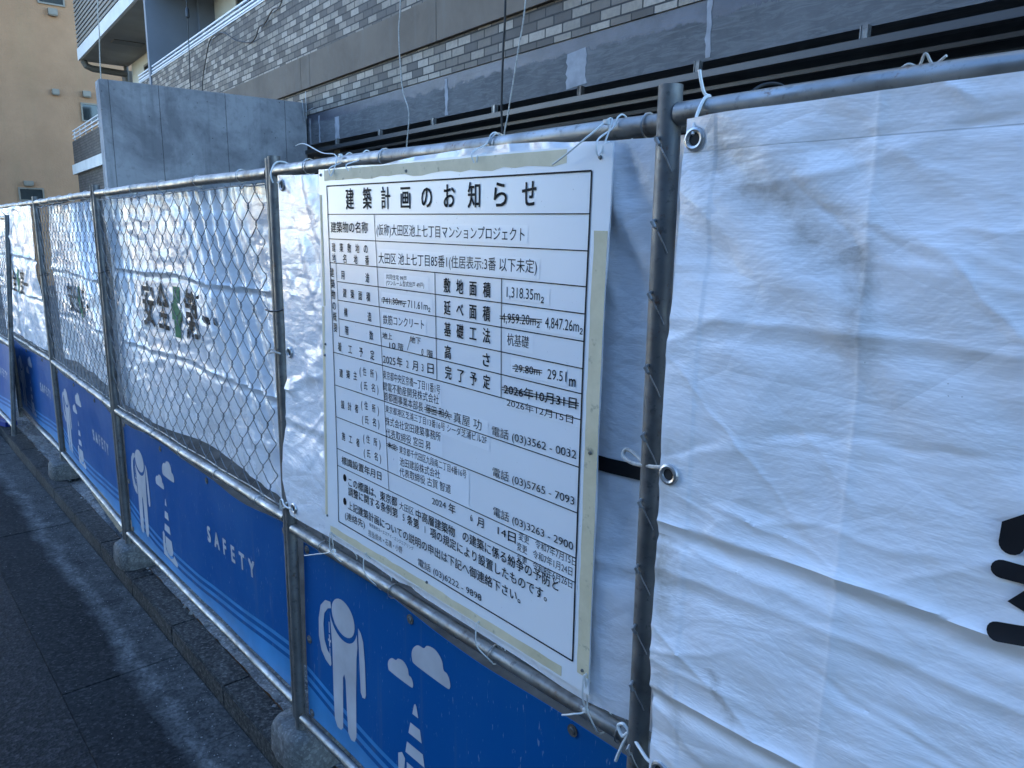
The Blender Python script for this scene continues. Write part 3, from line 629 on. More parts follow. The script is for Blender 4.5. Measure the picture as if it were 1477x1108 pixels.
# ------------------------------------------------------------------ the notice board
TXT = [
('S','建築計画のお知らせ',0.110,0.034,0.739,0.034,0.046,3),
('T','建築物の名称',0.014,0.100,0.188,0.099,0.025,2),
('T','(仮称)大田区池上七丁目マンションプロジェクト',0.227,0.103,0.730,0.105,0.024,0),
('S','建築敷地の',0.025,0.149,0.177,0.148,0.021,2),
('S','地名地番',0.025,0.175,0.182,0.174,0.021,2),
('T','大田区 池上七丁目85番1(住居表示:3番 以下未定)',0.233,0.167,0.765,0.160,0.024,0),
('V','建築物の概要',0.013,0.212,0.021,0.351,0.022,2),
('S','用途',0.066,0.215,0.182,0.215,0.021,2),
('S','建築面積',0.073,0.259,0.184,0.260,0.021,2),
('S','構造',0.075,0.307,0.188,0.307,0.021,2),
('S','階数',0.078,0.352,0.194,0.351,0.021,2),
('S','着工予定',0.040,0.398,0.197,0.398,0.022,2),
('T','共同住宅 99戸',0.264,0.207,0.347,0.207,0.011,0),
('T','(ワンルーム型式住戸 49戸)',0.264,0.221,0.414,0.217,0.011,0),
('X','741.30m₂',0.248,0.262,0.340,0.259,0.016,0),
('T','711.61m₂',0.351,0.261,0.437,0.260,0.018,0),
('T','鉄筋コンクリート',0.248,0.307,0.413,0.302,0.021,0),
('T','地上',0.244,0.345,0.286,0.343,0.015,1),
('T','10',0.273,0.364,0.299,0.362,0.015,0),
('T','階',0.310,0.362,0.331,0.362,0.015,1),
('T','地下',0.359,0.340,0.400,0.339,0.015,1),
('T','0',0.401,0.362,0.412,0.361,0.015,0),
('T','階',0.424,0.362,0.445,0.362,0.015,1),
('T','2025',0.245,0.400,0.298,0.399,0.019,0),
('T','年',0.304,0.398,0.327,0.398,0.022,2),
('T','2',0.341,0.397,0.353,0.398,0.018,0),
('T','月',0.367,0.397,0.388,0.397,0.022,2),
('T','3',0.401,0.396,0.412,0.397,0.018,0),
('T','日',0.425,0.395,0.448,0.394,0.023,2),
('S','敷地面積',0.496,0.212,0.625,0.212,0.028,3),
('S','延べ面積',0.497,0.258,0.625,0.258,0.028,3),
('S','基礎工法',0.498,0.303,0.626,0.301,0.028,3),
('S','高さ',0.499,0.351,0.626,0.349,0.027,3),
('S','完了予定',0.501,0.394,0.628,0.393,0.027,3),
('T','1,318.35m₂',0.684,0.210,0.786,0.209,0.021,0),
('X','4,959.20m₂',0.671,0.260,0.777,0.255,0.020,0),
('T','4,847.26m₂',0.791,0.256,0.884,0.254,0.021,0),
('T','杭基礎',0.688,0.300,0.749,0.299,0.022,0),
('X','29.80m',0.711,0.351,0.781,0.347,0.016,0),
('T','29.51',0.801,0.348,0.849,0.346,0.020,0),
('T','m',0.855,0.351,0.873,0.350,0.022,2),
('X','2026年10月31日',0.681,0.397,0.876,0.390,0.020,2),
('T','2026年12月15日',0.690,0.422,0.869,0.420,0.015,0),
('S','建築主',0.044,0.466,0.114,0.462,0.021,2),
('S','(住所)',0.139,0.445,0.214,0.443,0.020,1),
('S','(氏名)',0.143,0.480,0.219,0.477,0.020,1),
('T','東京都中央区京橋一丁目11番1号',0.244,0.438,0.472,0.436,0.020,0),
('T','関電不動産開発株式会社',0.243,0.466,0.467,0.459,0.020,0),
('T','首都圏事業本部長',0.246,0.489,0.408,0.487,0.020,0),
('X','藤田 和久',0.418,0.487,0.508,0.485,0.020,0),
('T','真屋 功',0.520,0.486,0.614,0.485,0.022,0),
('T','電話 (03)3562 - 0032',0.647,0.488,0.880,0.481,0.019,0),
('S','設計者',0.048,0.548,0.117,0.545,0.021,2),
('S','(住所)',0.143,0.529,0.220,0.529,0.020,1),
('S','(氏名)',0.146,0.566,0.221,0.562,0.020,1),
('T','東京都港区芝浦三丁目13番16号 シーダ芝浦ビル2F',0.252,0.519,0.631,0.512,0.017,0),
('T','株式会社宮田建築事務所',0.251,0.549,0.474,0.540,0.020,0),
('T','代表取締役 宮田 昇',0.253,0.577,0.437,0.570,0.020,0),
('T','電話 (03)5765 - 7093',0.651,0.572,0.879,0.567,0.019,0),
('S','施工者',0.048,0.633,0.120,0.633,0.021,2),
('S','(住所)',0.150,0.614,0.225,0.612,0.020,1),
('S','(氏名)',0.152,0.651,0.227,0.648,0.020,1),
('X','未定',0.260,0.606,0.299,0.606,0.015,1),
('T','東京都千代田区九段南二丁目4番16号',0.311,0.606,0.566,0.601,0.018,0),
('T','池田建設株式会社',0.312,0.635,0.472,0.626,0.020,0),
('T','代表取締役 古賀 智道',0.311,0.660,0.512,0.649,0.020,0),
('T','電話 (03)3263 - 2900',0.655,0.654,0.880,0.653,0.019,0),
('T','標識設置年月日',0.035,0.700,0.230,0.694,0.021,2),
('T','2024',0.442,0.694,0.494,0.690,0.016,0),
('T','年',0.504,0.692,0.529,0.691,0.021,2),
('T','6',0.578,0.690,0.590,0.690,0.016,0),
('T','月',0.603,0.692,0.625,0.691,0.021,2),
('T','14',0.670,0.690,0.696,0.690,0.017,0),
('T','日',0.702,0.691,0.725,0.690,0.022,3),
('T','変更　令和7年7月15日',0.733,0.681,0.889,0.681,0.017,0),
('T','変更　令和7年1月24日',0.729,0.704,0.880,0.703,0.017,0),
('T','変更　令和8年6月26日',0.729,0.727,0.881,0.727,0.017,0),
('S','●●',0.050,0.745,0.048,0.811,0.020,1),
('T','この標識は、東京都',0.069,0.751,0.299,0.741,0.023,2),
('T','大田区',0.309,0.745,0.369,0.743,0.019,0),
('T','中高層建築物',0.378,0.745,0.527,0.743,0.023,2),
('T','の建築に係る紛争の予防と',0.555,0.740,0.846,0.744,0.023,2),
('T','調整に関する条例第',0.067,0.777,0.301,0.769,0.023,2),
('T','5',0.319,0.770,0.334,0.769,0.018,0),
('T','条第',0.341,0.770,0.390,0.769,0.023,2),
('T','1',0.409,0.772,0.420,0.771,0.018,0),
('T','項の規定により設置したものです。',0.434,0.771,0.816,0.777,0.023,2),
('T','上記建築計画についての説明の申出は下記へ御連絡下さい。',0.065,0.816,0.742,0.811,0.023,2),
('T','(連絡先)',0.048,0.850,0.148,0.845,0.021,1),
('T','株式会社ユーエスアイ・エンジニアリング',0.170,0.837,0.367,0.836,0.010,0),
('T','担当:鈴木・石黒・小野',0.165,0.861,0.319,0.857,0.017,0),
('T','電話 (03)6222 - 9898',0.385,0.862,0.620,0.859,0.019,0),
]
SW, SH = .888, .878
def wob(u, v): return .0030*np.sin(u*3.4+.6)*np.sin(v*2.9+.4)+.0016*vn(u*3, v*3, 77)
sign = thing('notice_board', 'large white building plan notice board with printed table, tied to the fence', 'notice board', (-1.7503, .936, 1.9416)); sign.rotation_euler = (0, .0102, 0)
def sheetf(U, V):
    X = (-.041+(-.066+.041)*V)*(1-U)+.9295*U; Z = -(-.041+(.928+.041)*V)
    X = X+.0015*vn(Z*9, 0*Z, 5)*(np.abs(U-.5)*2)**8; Z = Z+.002*vn(X*7, 0*X, 6)
    return X, wob(X, -Z), Z
m = MB().grid(44, 44, sheetf); n = len(m.v); fs = list(m.f); m.add([(x, y+.003, z) for x, y, z in m.v], fs)
for i in range(43):
    for a, b in ((i, i+1), (n-44+i, n-43+i), (i*44, (i+1)*44), (i*44+43, (i+1)*44+43)): m.f.append((a, b, n+b, n+a))
m.build('board_sheet', M['sign'], sign)
def onsign(mb, name, mat, y, parent=sign, step=.03):
    o = conform(mb, step, lambda x, z: wob(x, -z), y).build(name, mat, parent, smooth=False); return o
def tape(pts, name='tape_strip'):
    t = MB(); poly2(t, [(u, -v) for u, v in pts]); onsign(t, name, M['tape'], -.0005, step=.02)
rg = random.Random(3)
def ragged(a, b, n=26, j=.003): return [(a[0]+(b[0]-a[0])*k/n+rg.uniform(-j, j)*(a[0] == b[0]), a[1]+(b[1]-a[1])*k/n+rg.uniform(-j, j)*(a[1] == b[1])) for k in range(n+1)]
tape(ragged((-.012, -.038), (.83, -.038), j=.0006)+ragged((.83, -.0135), (-.012, -.0135)))
tape(ragged((.899, .095), (.899, .895), j=.0012)+ragged((.9285, .895), (.9285, .095), j=.0005))
tape(ragged((-.035, .903), (.86, .903), j=.002)+ragged((.86, .9235), (-.035, .9235), j=.0008))
tape(ragged((-.0395, .02), (-.0395, .30), j=.0004)+ragged((-.028, .30), (-.028, .02), j=.0006))
tape([(-.0470, .302), (-.0350, .302), (-.049, .88), (-.0625, .88)])
for u0, u1, v0, v1 in ((.222, .738, .088, .121), (.228, .772, .145, .182), (.255, .43, .199, .228), (.242, .444, .243, .278), (.242, .42, .289, .326), (.680, .80, .193, .224), (.672, .888, .238, .274), (.682, .76, .284, .318), (.70, .85, .332, .364), (.516, .634, .471, .503), (.246, .64, .504, .532), (.246, .48, .535, .583), (.242, .475, .43, .472), (.683, .886, .408, .431), (.725, .893, .668, .740), (.306, .575, .592, .676), (.305, .373, .735, .757)):
    lab = MB(); poly2(lab, [(u0, -v0), (u1, -v0), (u1, -v1), (u0, -v1)]); onsign(lab, 'paper_label', M['label'], -.0006)
# ruled lines
ln = MB(); LW = .0020
def xl(v): return .012*max(0, v)/.718                # the left rule leans with the curled sheet
def col(v, base, k): return base+k*v
def hl(u0, u1, v, w=LW): poly2(ln, [(u0, -v+w/2), (u1, -v+w/2), (u1, -v-w/2), (u0, -v-w/2)])
def vl(u0, v0, u1, v1, w=LW): poly2(ln, [(u0-w/2, -v0), (u0+w/2, -v0), (u1+w/2, -v1), (u1-w/2, -v1)])
hl(0, SW, 0, .0032); hl(.012, SW, SH, .0032); hl(0, SW, .068)
for v in (.128, .187, .416, .502, .587, .673, .720): hl(xl(v), SW, v)
for v in (.2325, .279, .326, .370): hl(.038, SW, v)
vl(0, 0, .012, .72, .0032); vl(.012, .72, .012, SH, .0032); vl(SW, 0, SW, SH, .0036)
vl(.217, .068, .2635, .720); vl(.034, .187, .041, .37); vl(.453, .187, .460, .416); vl(.668, .187, .673, .416)
vl(.362, .3335, .347, .366, .0016)
onsign(ln, 'ruled_lines', M['ink'], -.0009)
tx = MB(); hv = MB()
for kind, s, u0, v0, u1, v1, h, b in TXT:
    mb = hv if b >= 2 else tx
    if kind in 'TX':
        put_text(mb, s, u0, u1, -v0, h, b, zc1=-v1)
        if kind == 'X':
            for dv in (-.0022, .0022):
                poly2(mb, [(u0-.006, -v0+dv+.0008), (u1+.006, -v1+dv+.0008), (u1+.006, -v1+dv-.0008), (u0-.006, -v0+dv-.0008)])
    else:
        n = len(s)
        for i, ch in enumerate(s):
            t = i/(n-1); cu = u0+(u1-u0)*t; cv = v0+(v1-v0)*t
            wd = h*(.80 if ch not in '()' else .26)
            if ch == '●': wd = h*.85
            if len(s) == 4 and s[0] == '(': cu = u0+(u1-u0)*(0, .27, .73, 1)[i]
            put_text(mb, ch, cu-wd/2, cu+wd/2, -cv, h, b)
def lift(mb, name):
    mb.v = [(x, float(wob(np.array(x), np.array(-z)))-.0011, z) for x, y, z in mb.v]; mb.build(name, M['ink'], sign, smooth=False)
lift(tx, 'lettering'); lift(hv, 'bold_lettering')
for u, v in ((-.030, -.028), (.35, -.022), (.905, -.020), (-.05, .88), (.913, .885), (.912, .47), (.42, .900), (-.035, .40), (-.04, .43)):
    y = float(wob(np.array(u), np.array(v))); MB().tube([(u, y-.003, -v), (u, y+.001, -v)], [.0026, .0042], 10).build('screw', M['steel_old'], sign)
# ------------------------------------------------------------------ cable ties and cords
TG = 'white nylon ties on the notice board'
def tie(label, pts, r=.0015, head=None, mat='plastic', name='cable_tie', cat='cable tie', group=TG, n=6):
    pts = [(q[0], q[1]+(.016 if group == TG else 0), q[2]) for q in pts]; head = head and (head[0], head[1]+(.016 if group == TG else 0), head[2]); P = bez(pts, n) if n > 1 else [Vector(q) for q in pts]; o = Vector(pts[0]); m = MB().tube([q-o for q in P], r, 7)
    if head:
        h = Vector(head)-o; m.box(h.x-.005, h.x+.005, h.y-.004, h.y+.004, h.z-.004, h.z+.004, .001)
    ob = m.build(name, M[mat], loc=o); tag(ob, label, cat, group); return ob
def loop(x, zr, yr, ze, ys=.914, r=.021):            # round a rail at (yr, zr) and through the edge of the board at height ze
    return [(x, ys, ze), (x-.002, ys-.003, (ze+zr)/2), (x-.003, yr-r, zr), (x-.001, yr-r*.6, zr+r*.8), (x+.002, yr, zr+r), (x+.004, yr+r, zr), (x+.003, yr+r*.6, zr-r*.9), (x+.002, ys+.012, (ze+zr)/2-.003), (x, ys+.008, ze)]
yr = .969
tie('white cable tie at the notice top left corner, tail pointing left', [(-1.93, .93, 2.052), (-1.87, .925, 2.052), (-1.78, .925, 2.024), (-1.716, .93, 2.012)]+loop(-1.714, 2.0, yr, 1.965), head=(-1.714, .94, 2.014))
tie('short white cable tie loop on the top edge, near the first heading character', loop(-1.632, 2.0, yr, 1.972))
tie('white cable tie loop at the middle of the top edge of the notice', loop(-1.160, 2.0, yr, 1.962))
tie('white cable tie at the top right corner of the notice, tail hanging over its face', [(-.935, .902, 1.945), (-.90, .900, 1.960), (-.86, .915, 1.990), (-.845, .945, 2.014)]+loop(-.842, 2.0, yr, 1.955), head=(-.848, .935, 2.008))
def loopb(x, ze, ys=.914): return [(x, ys, ze), (x, ys-.004, ze-.03), (x, ys+.002, ze-.06), (x+.002, yr-.020, .918), (x+.003, yr-.008, .905), (x+.003, yr+.012, .908), (x+.002, yr+.02, .935), (x, ys+.01, ze-.01), (x, ys+.006, ze)]
tie('white cable tie at the notice bottom left corner, long tail over the blue board', [(-1.975, .925, .885), (-1.90, .925, .915), (-1.81, .93, .955)]+loopb(-1.787, 1.02), head=(-1.80, .93, .958))
tie('thin white tie hanging from the lower edge left part of the notice to the rail', loopb(-1.607, 1.02))
tie('thin white tie hanging from the lower edge middle of the notice to the rail', loopb(-1.146, 1.02))
tie('white cable tie at the bottom right corner of the notice, loose loop and bent tail', [(-.895, .92, .930), (-.865, .915, .950), (-.842, .93, .966)]+loopb(-.836, 1.045), r=.0018, head=(-.845, .93, .962))
CG = 'cords holding the white sheets to the posts'
tie('white tie through the top eyelet of the big sheet, end sticking up', [(-.664, .935, 2.058), (-.661, .935, 2.045), (-.655, .937, 2.026), (-.648, .940, 2.022), (-.645, .925, 2.018), (-.645, .914, 2.004), (-.643, .902, 1.985), (-.640, .894, 1.966)], .0024, group=CG)
tie('dirty white cord from the middle eyelet of the big sheet round the post', [(-.651, .900, 1.488), (-.672, .902, 1.485), (-.70, .918, 1.476), (-.742, .925, 1.470), (-.768, .932, 1.474), (-.766, .936, 1.486), (-.742, .934, 1.481), (-.722, .932, 1.470), (-.70, .94, 1.468)], .0034, None, 'cord', 'cord', 'cord', CG)
tie('white cord knotted at the bottom eyelet of the big sheet', [(-.646, .902, .984), (-.668, .905, .982), (-.695, .916, .985), (-.722, .926, .990), (-.738, .926, 1.000), (-.750, .926, .990), (-.738, .924, .978), (-.726, .924, .99), (-.742, .926, .95), (-.752, .926, .92)], .0030, None, 'plastic', 'cord', 'cord', CG)
tie('dirty white cord from the left sheet eyelet round the double post', [(-2.05, .93, 1.485), (-2.075, .925, 1.486), (-2.10, .935, 1.482), (-2.135, .940, 1.476), (-2.165, .945, 1.47), (-2.155, .945, 1.482), (-2.125, .938, 1.488), (-2.10, .940, 1.480)], .0030, None, 'cord', 'cord', 'cord', CG)
tie('white cord in a zigzag at the lower left corner of the sheet behind the notice', [(-2.03, .93, 1.018), (-2.06, .925, 1.020), (-2.085, .93, 1.030), (-2.11, .935, 1.022), (-2.125, .94, .992), (-2.135, .945, .985), (-2.10, .942, 1.0), (-2.08, .94, 1.022)], .0026, None, 'plastic', 'cord', 'cord', CG)
tie('small white tie loop at the top left eyelet of the sheet behind the notice', [(-2.052, .934, 1.962), (-2.056, .93, 1.985), (-2.058, .945, 2.015), (-2.05, .966, 2.02), (-2.042, .985, 2.008), (-2.045, .975, 1.985), (-2.05, .945, 1.962)], .0022, group=CG)
def ringtie(label, x, y, z, rx_=.036, ry_=.022):
    m = MB().tube([(rx_*math.cos(t), ry_*math.sin(t), .006*math.sin(t*2)+.01*math.cos(t)) for t in [2*math.pi*k/24 for k in range(25)]], .0022, 6, False)
    tag(m.build('wire_tie', M['blackwire'], loc=(x, y, z)), label, 'wire tie', 'black wire ties round the double posts')
ringtie('black wire round the double post just left of the notice', -2.15, .977, 1.60, .060, .033)
ringtie('black wire round the double post between the two open chain link panels', -4.17, .988, 1.62, .060, .030)
ringtie('black wire round the far double post by the farthest sheet', -6.008, 1.056, 1.52, .050, .028)
tie('dark rusty wire hoop over the top rail of the big sheet panel', [(-.595, .932, 1.985), (-.59, .930, 2.005), (-.575, .945, 2.026), (-.555, .962, 2.028), (-.54, .98, 2.01)], .0022, None, 'blackwire', 'wire_hoop', 'wire', None)
tie('short frayed string tied on the top rail at the upper right', [(-.40, .945, 2.018), (-.385, .94, 2.025), (-.375, .945, 2.022), (-.368, .942, 2.034), (-.36, .946, 2.022), (-.345, .94, 2.028)], .0016, None, 'cord', 'string', 'string', None)
# ------------------------------------------------------------------ apartment building under construction
BA = R(-4.1826); BO = Vector((-3.928, 4.012, 0))
bld = thing('apartment_building', 'new grey brick apartment building with concrete beam over dark open ground floor', 'building', BO, BA)
def part(name, mb, mat, parent=bld, smooth=False): return mb.build(name, M[mat], parent, smooth)
XR = 7.0
part('brick_course', MB().box(-12.9, XR, 0, .2, 3.172, 3.449), 'brick')
m = MB(); xs = [-12.9, -4.691, -4.431, -1.712, 1.0, 3.7, XR]
for a, b in zip(xs[:-1], xs[1:]): m.box(a+.003, b-.003, -.035, .18, 3.452, 3.808, .002)
part('stone_band', m, 'stone')
part('brick_parapet', MB().box(-12.9, XR, 0, .16, 3.811, 4.665), 'brick')
part('parapet_cap', MB().box(-12.9, XR, -.012, .172, 4.667, 4.685), 'white_trim')
for z in (4.715, 4.765, 4.825): part('balcony_rail', MB().box(-13.0, XR, .01, .045, z, z+.026, .004), 'railing')
for k in range(24): part('rail_post', MB().box(-12.9+k*.85, -12.87+k*.85, .047, .07, 4.687, 4.86), 'railing')
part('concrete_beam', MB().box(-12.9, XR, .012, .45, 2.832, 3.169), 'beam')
for x0, x1, z0, z1 in ((-4.60, -4.565, 2.835, 3.13), (-4.335, -4.305, 2.84, 3.135), (-3.90, -3.79, 2.835, 3.07), (-1.645, -1.605, 2.84, 3.14), (1.165, 1.2, 2.85, 3.165)):
    g2 = random.Random(int(x0*100)); L_ = [(x0+g2.uniform(-.008, .008), z0+(z1-z0)*k/9) for k in range(10)]; R_ = [(x1+g2.uniform(-.008, .008), z0+(z1-z0)*k/9) for k in range(10)]
    part('filler_patch', MB().prism(L_+R_[::-1], .009, .0125), 'filler')
m = MB(); g2 = random.Random(9); m.prism([(-.05+g2.uniform(-.012, .012), 2.84+.026*k) for k in range(10)]+[(.15+g2.uniform(-.012, .012), 3.09-.026*k) for k in range(10)], .009, .0125)
part('filler_patch', m, 'filler')
def channel(y, z, w=.045, h=.034): return MB().box(-4.7, XR, y, y+w, z-.004, z).box(-4.7, XR, y, y+.004, z-h, z-.0045).box(-4.7, XR, y, y+w*.8, z-h-.0045, z-h-.0005)
for y, z, h in ((-.035, 2.772, .034), (.10, 2.71, .018), (.42, 2.71, .022), (.85, 2.71, .03), (1.4, 2.71, .03)): part('steel_channel', channel(y, z, h=h), 'channel')
for x in (-3.8, -2.8, -1.798, -.876, .128, 1.14, 2.146, 3.15):
    m = MB()
    m.box(x-.012, x+.012, -.026, -.002, 2.7735, 2.830).box(x-.020, x-.014, -.03, .002, 2.774, 2.834).box(x+.014, x+.020, -.03, .002, 2.774, 2.834)
    part('channel_clip', m, 'steel_old')
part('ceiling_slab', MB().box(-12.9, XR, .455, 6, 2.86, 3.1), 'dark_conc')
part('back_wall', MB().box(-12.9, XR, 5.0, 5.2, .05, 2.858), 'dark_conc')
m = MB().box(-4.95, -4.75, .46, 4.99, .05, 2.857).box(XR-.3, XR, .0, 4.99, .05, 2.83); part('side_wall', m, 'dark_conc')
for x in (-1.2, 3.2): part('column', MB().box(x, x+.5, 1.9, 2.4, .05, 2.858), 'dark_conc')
# wing wall in front of the facade
w = MB().box(-4.855, -4.65, -2.165, -.002, .05, 3.31, .008)
part('wing_wall', w, 'wing')
m = MB().tube([(-4.62, -.06, 3.33), (-4.60, -.05, 3.10)], .006, 6).tube([(-4.64, -.03, 3.20), (-4.35, -.03, 3.22)], .004, 6).tube([(-4.56, -.04, 3.42), (-4.55, -.04, 3.12)], .004, 6)
part('loose_wire', m, 'zinc')
# balconies
part('inner_wall', MB().box(-19.15, XR, 1.2, 1.4, 3.11, 6.188), 'cream')
part('upper_wall', MB().box(-19.15, XR, 1.205, 1.4, 6.475, 16), 'cream')
for x in (-16.6, -9.4, -5.2, -1.0):
    for z0, z1 in ((3.9, 5.9), (6.7, 8.6)):
        w = MB(); e = .05
        w.box(x-.95, x+.95, 1.14, 1.198, z0, z0+e).box(x-.95, x+.95, 1.14, 1.198, z1-e, z1)
        for q in (x-.95, x-.025, x+.9): w.box(q, q+e, 1.142, 1.197, z0+e+.001, z1-e-.001)
        w = part('window', w, 'alu'); MB().box(x-.9, x+.9, 1.165, 1.196, z0+e+.002, z1-e-.002).build('pane', M['glass'], w, smooth=False)
m = MB().box(-11.98, -11.86, -.02, .9, 3.815, 6.186).box(-12.02, -11.75, .902, 1.198, 3.815, 6.186).box(-11.98, -11.86, -.02, 1.19, 6.478, 9.3)
part('fin_wall', m, 'fin')
part('balcony_slab', MB().box(-19.6, XR, 0, 1.2, 6.19, 6.473), 'white_trim')
part('slab_soffit', MB().box(-19.5, XR, .06, 1.19, 6.180, 6.188), 'soffit')
part('soffit_hatch', MB().box(-16.75, -16.35, .28, .95, 6.160, 6.178), 'brown')
m = MB()
for k in range(11): m.box(-19.55, -12.05, .0, .03, 6.51+k*.105, 6.572+k*.105)
for k in range(9): m.box(-19.5+k*.92, -19.45+k*.92, .032, .06, 6.475, 7.66)
part('louvre_screen', m, 'slat')
m = MB()
for k in range(11): m.box(-19.59, -19.56, .04, 1.19, 6.51+k*.105, 6.572+k*.105)
part('louvre_screen', m, 'slat')
m = MB().tube([(-19.42, .10, 6.175), (-19.42, .16, 6.05), (-19.42, .30, 6.0), (-19.42, 1.12, 5.97)], .085, 12).tube([(-19.45, 1.12, 6.178), (-19.45, 1.12, 3.7)], .06, 12)
part('drain_pipe', m, 'brown')
part('end_post', MB().box(-20.5, -19.6, 1.21, 1.5, 3.7, 6.1), 'brown')
part('low_parapet', MB().box(-21.8, -12.93, .0, .16, 3.67, 4.32), 'brick_shaded')
part('low_slab', MB().box(-21.9, -12.92, -.05, 1.2, 3.40, 3.665), 'white_trim')
part('low_wall', MB().box(-21.7, -12.95, .05, .25, .05, 3.397), 'brick_shaded')
for z in (4.40, 4.50, 4.60): part('balcony_rail', MB().box(-21.8, -13.02, .02, .05, z, z+.03), 'railing')
for k in range(10): part('rail_post', MB().box(-21.75+k*.95, -21.71+k*.95, .052, .08, 4.322, 4.64), 'railing')
# hanging cables (each hangs free in front of the facade)
def b2w(x, y, z): return Vector((BO.x+x*math.cos(BA)-y*math.sin(BA), BO.y+x*math.sin(BA)+y*math.cos(BA), z))
HG = 'cables hanging down the new building'
def hang(label, pts, r, mat, n=6, extra=None):
    P = [b2w(*q) for q in pts]; o = P[-1]; m = MB().tube([q-o for q in bez(P, n)], r, 7)
    if extra: x = b2w(*extra)-o; m.tube([x+Vector((0, 0, .09)), x+Vector((0, 0, .06)), x-Vector((0, 0, .05)), x-Vector((0, 0, .07))], [.012, .03, .03, .012], 8)
    tag(m.build('hanging_cable', M[mat], loc=o), label, 'cable', HG)
hang('thin pale grey cable with a kink hanging left of the notice top middle', [(-1.93, -.05, 6.18), (-1.93, -.25, 4.6), (-1.942, -.25, 3.79), (-1.979, -.25, 3.525), (-1.933, -.25, 3.087), (-1.825, -.25, 2.856), (-1.872, -.25, 2.541), (-1.86, -.25, 2.2)], .0055, 'cord')
hang('thick dark cable hanging straight above the notice', [(-.42, -.05, 6.18), (-.425, -.25, 4.6), (-.433, -.25, 3.465), (-.453, -.25, 3.153), (-.469, -.25, 2.759), (-.452, -.25, 2.508), (-.45, -.25, 2.2)], .0085, 'blackwire')
hang('thin pale cable slanting into the thick dark cable', [(-.05, -.05, 6.18), (-.12, -.25, 4.2), (-.2, -.25, 3.414), (-.281, -.25, 3.088), (-.382, -.25, 2.712), (-.436, -.25, 2.516), (-.43, -.25, 2.2)], .0055, 'cord')
hang('thin cable hanging before the left balcony onto the concrete wall', [(-14.6, -.05, 7.6), (-14.875, -.25, 6.6), (-15.05, -.25, 6.0), (-15.297, -.25, 5.18), (-15.3, -.25, 3.9)], .012, 'cord')
hang('dark cable with a plug in front of the grey fin wall', [(-8.88, -.05, 6.18), (-8.878, -.1, 5.326), (-8.878, -.1, 5.131), (-8.919, -.1, 4.681), (-8.987, -.1, 4.072), (-9.0, -.1, 3.5)], .007, 'blackwire', 6, (-8.88, -.1, 5.13))
hang('dark tangled cable clipped across the light brick parapet', [(-5.1, -.03, 4.75), (-5.185, -.03, 4.536), (-5.284, -.03, 4.479), (-5.494, -.03, 4.492), (-5.778, -.03, 4.395), (-5.982, -.03, 4.393), (-6.129, -.03, 4.294), (-6.349, -.03, 4.273), (-6.875, -.03, 4.385), (-7.276, -.03, 4.541), (-7.584, -.03, 4.617), (-8.029, -.03, 4.613), (-8.288, -.03, 4.42), (-8.54, -.03, 4.135), (-8.6, -.03, 3.9)], .008, 'blackwire')
# ------------------------------------------------------------------ beige building at the end
def bw(x, y, z): return Vector(b2w(x, y, 0))
bg_ = thing('beige_building', 'tall beige rendered building at the left with small dark windows', 'building', b2w(-24, 0, 0), BA)
MB().box(-9, 0, -4.5, 9, 0, 22).build('wall', M['beige'], bg_, smooth=False)
for y0, y1, z0, z1 in ((-.25, .47, 8.50, 9.4), (-1.28, -.60, 2.66, 3.07), (.64, 1.55, 5.18, 5.75), (2.6, 3.5, 8.5, 9.4)):
    f = MB(); e = .045
    f.box(.003, .05, y0, y1, z0, z0+e).box(.003, .05, y0, y1, z1-e, z1).box(.003, .05, y0, y0+e, z0+e+.001, z1-e-.001).box(.003, .05, y1-e, y1, z0+e+.001, z1-e-.001)
    w = f.build('window', M['alu'], bg_, smooth=False); MB().box(.004, .02, y0+e+.002, y1-e-.002, z0+e+.002, z1-e-.002).build('pane', M['glass'], w, smooth=False)
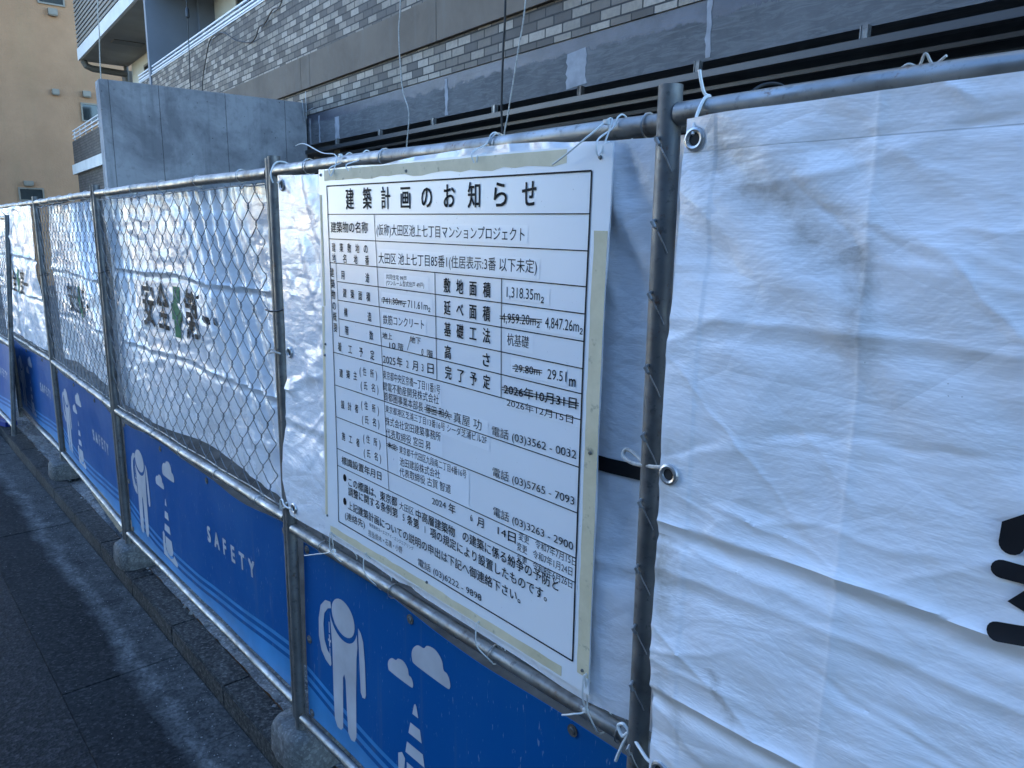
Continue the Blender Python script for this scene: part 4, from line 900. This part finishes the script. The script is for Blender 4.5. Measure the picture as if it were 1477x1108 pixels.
for y0, y1, z0, z1 in ((-.01, .24, 8.2, 8.39), (-.12, .08, 5.9, 6.06), (.72, .95, 5.93, 6.1), (-1.12, -.86, 3.13, 3.27)):
    v = MB().box(.002, .16, y0, y1, z0, z1, .01); v.box(.03, .13, y0+.02, y1-.02, z0-.02, z0-.001); v.build('vent_hood', M['alu'], bg_)
tie('black service cable drooping before the beige wall', [tuple(b2w(-23.5, -4.2, 2.55)), tuple(b2w(-23.5, -2, 2.45)), tuple(b2w(-23.3, -.5, 2.55)), tuple(b2w(-23.3, .9, 3.1))], .025, None, 'blackwire', 'service_cable', 'cable', None)
# blue plastic barrier feet at the far left
r = thing('plastic_barrier', 'blue plastic barrier feet poking in at the left edge of the road', 'barrier', (-7.95, .80, 0), R(18))
for k, (z, y, l) in enumerate(((.10, .18, .55), (.035, -.04, .42))):
    MB().box(-.75, -.75+l+.35, y-.05, y+.05, z-.03, z+.05, .02).build('foot', M['bluep'], r)
MB().box(-.75, -.62, -.03, .20, .0, .9, .02).build('upright', M['bluep'], r)
# ------------------------------------------------------------------ buildings across the street (never in the picture; they shade it and show in reflections)
def opposite(label, x0, x1, h, n):
    r = thing('street_building', label, 'building', ((x0+x1)/2, -6, 0)); w = x1-x0
    MB().box(-w/2, w/2, -9, 0, 0, h).build('wall', M['opp'], r, smooth=False)
    for i in range(n):
        for j in range(int(h/3)):
            cx = -w/2+w*(i+.5)/n; MB().box(cx-.8, cx+.8, .002, .05, 3*j+.9, 3*j+2.3).build('window', M['glass'], r, smooth=False)
opposite('plain house across the street behind the viewer', -9, 14, 7.5, 8)
r = thing('sun_blocker_tower', 'unseen block added at the far end of the street to hide the sun', 'building', (-74, -12, 0))  # added out of view to keep direct sun off the scene
MB().box(-6, 4, -9, 10, 0, 34).build('wall', M['opp'], r, smooth=False)
for i in range(5):
    for j in range(8): MB().box(4.002, 4.05, -8+i*3.6, -6.2+i*3.6, 3*j+2, 3*j+3.6).build('window', M['glass'], r, smooth=False)
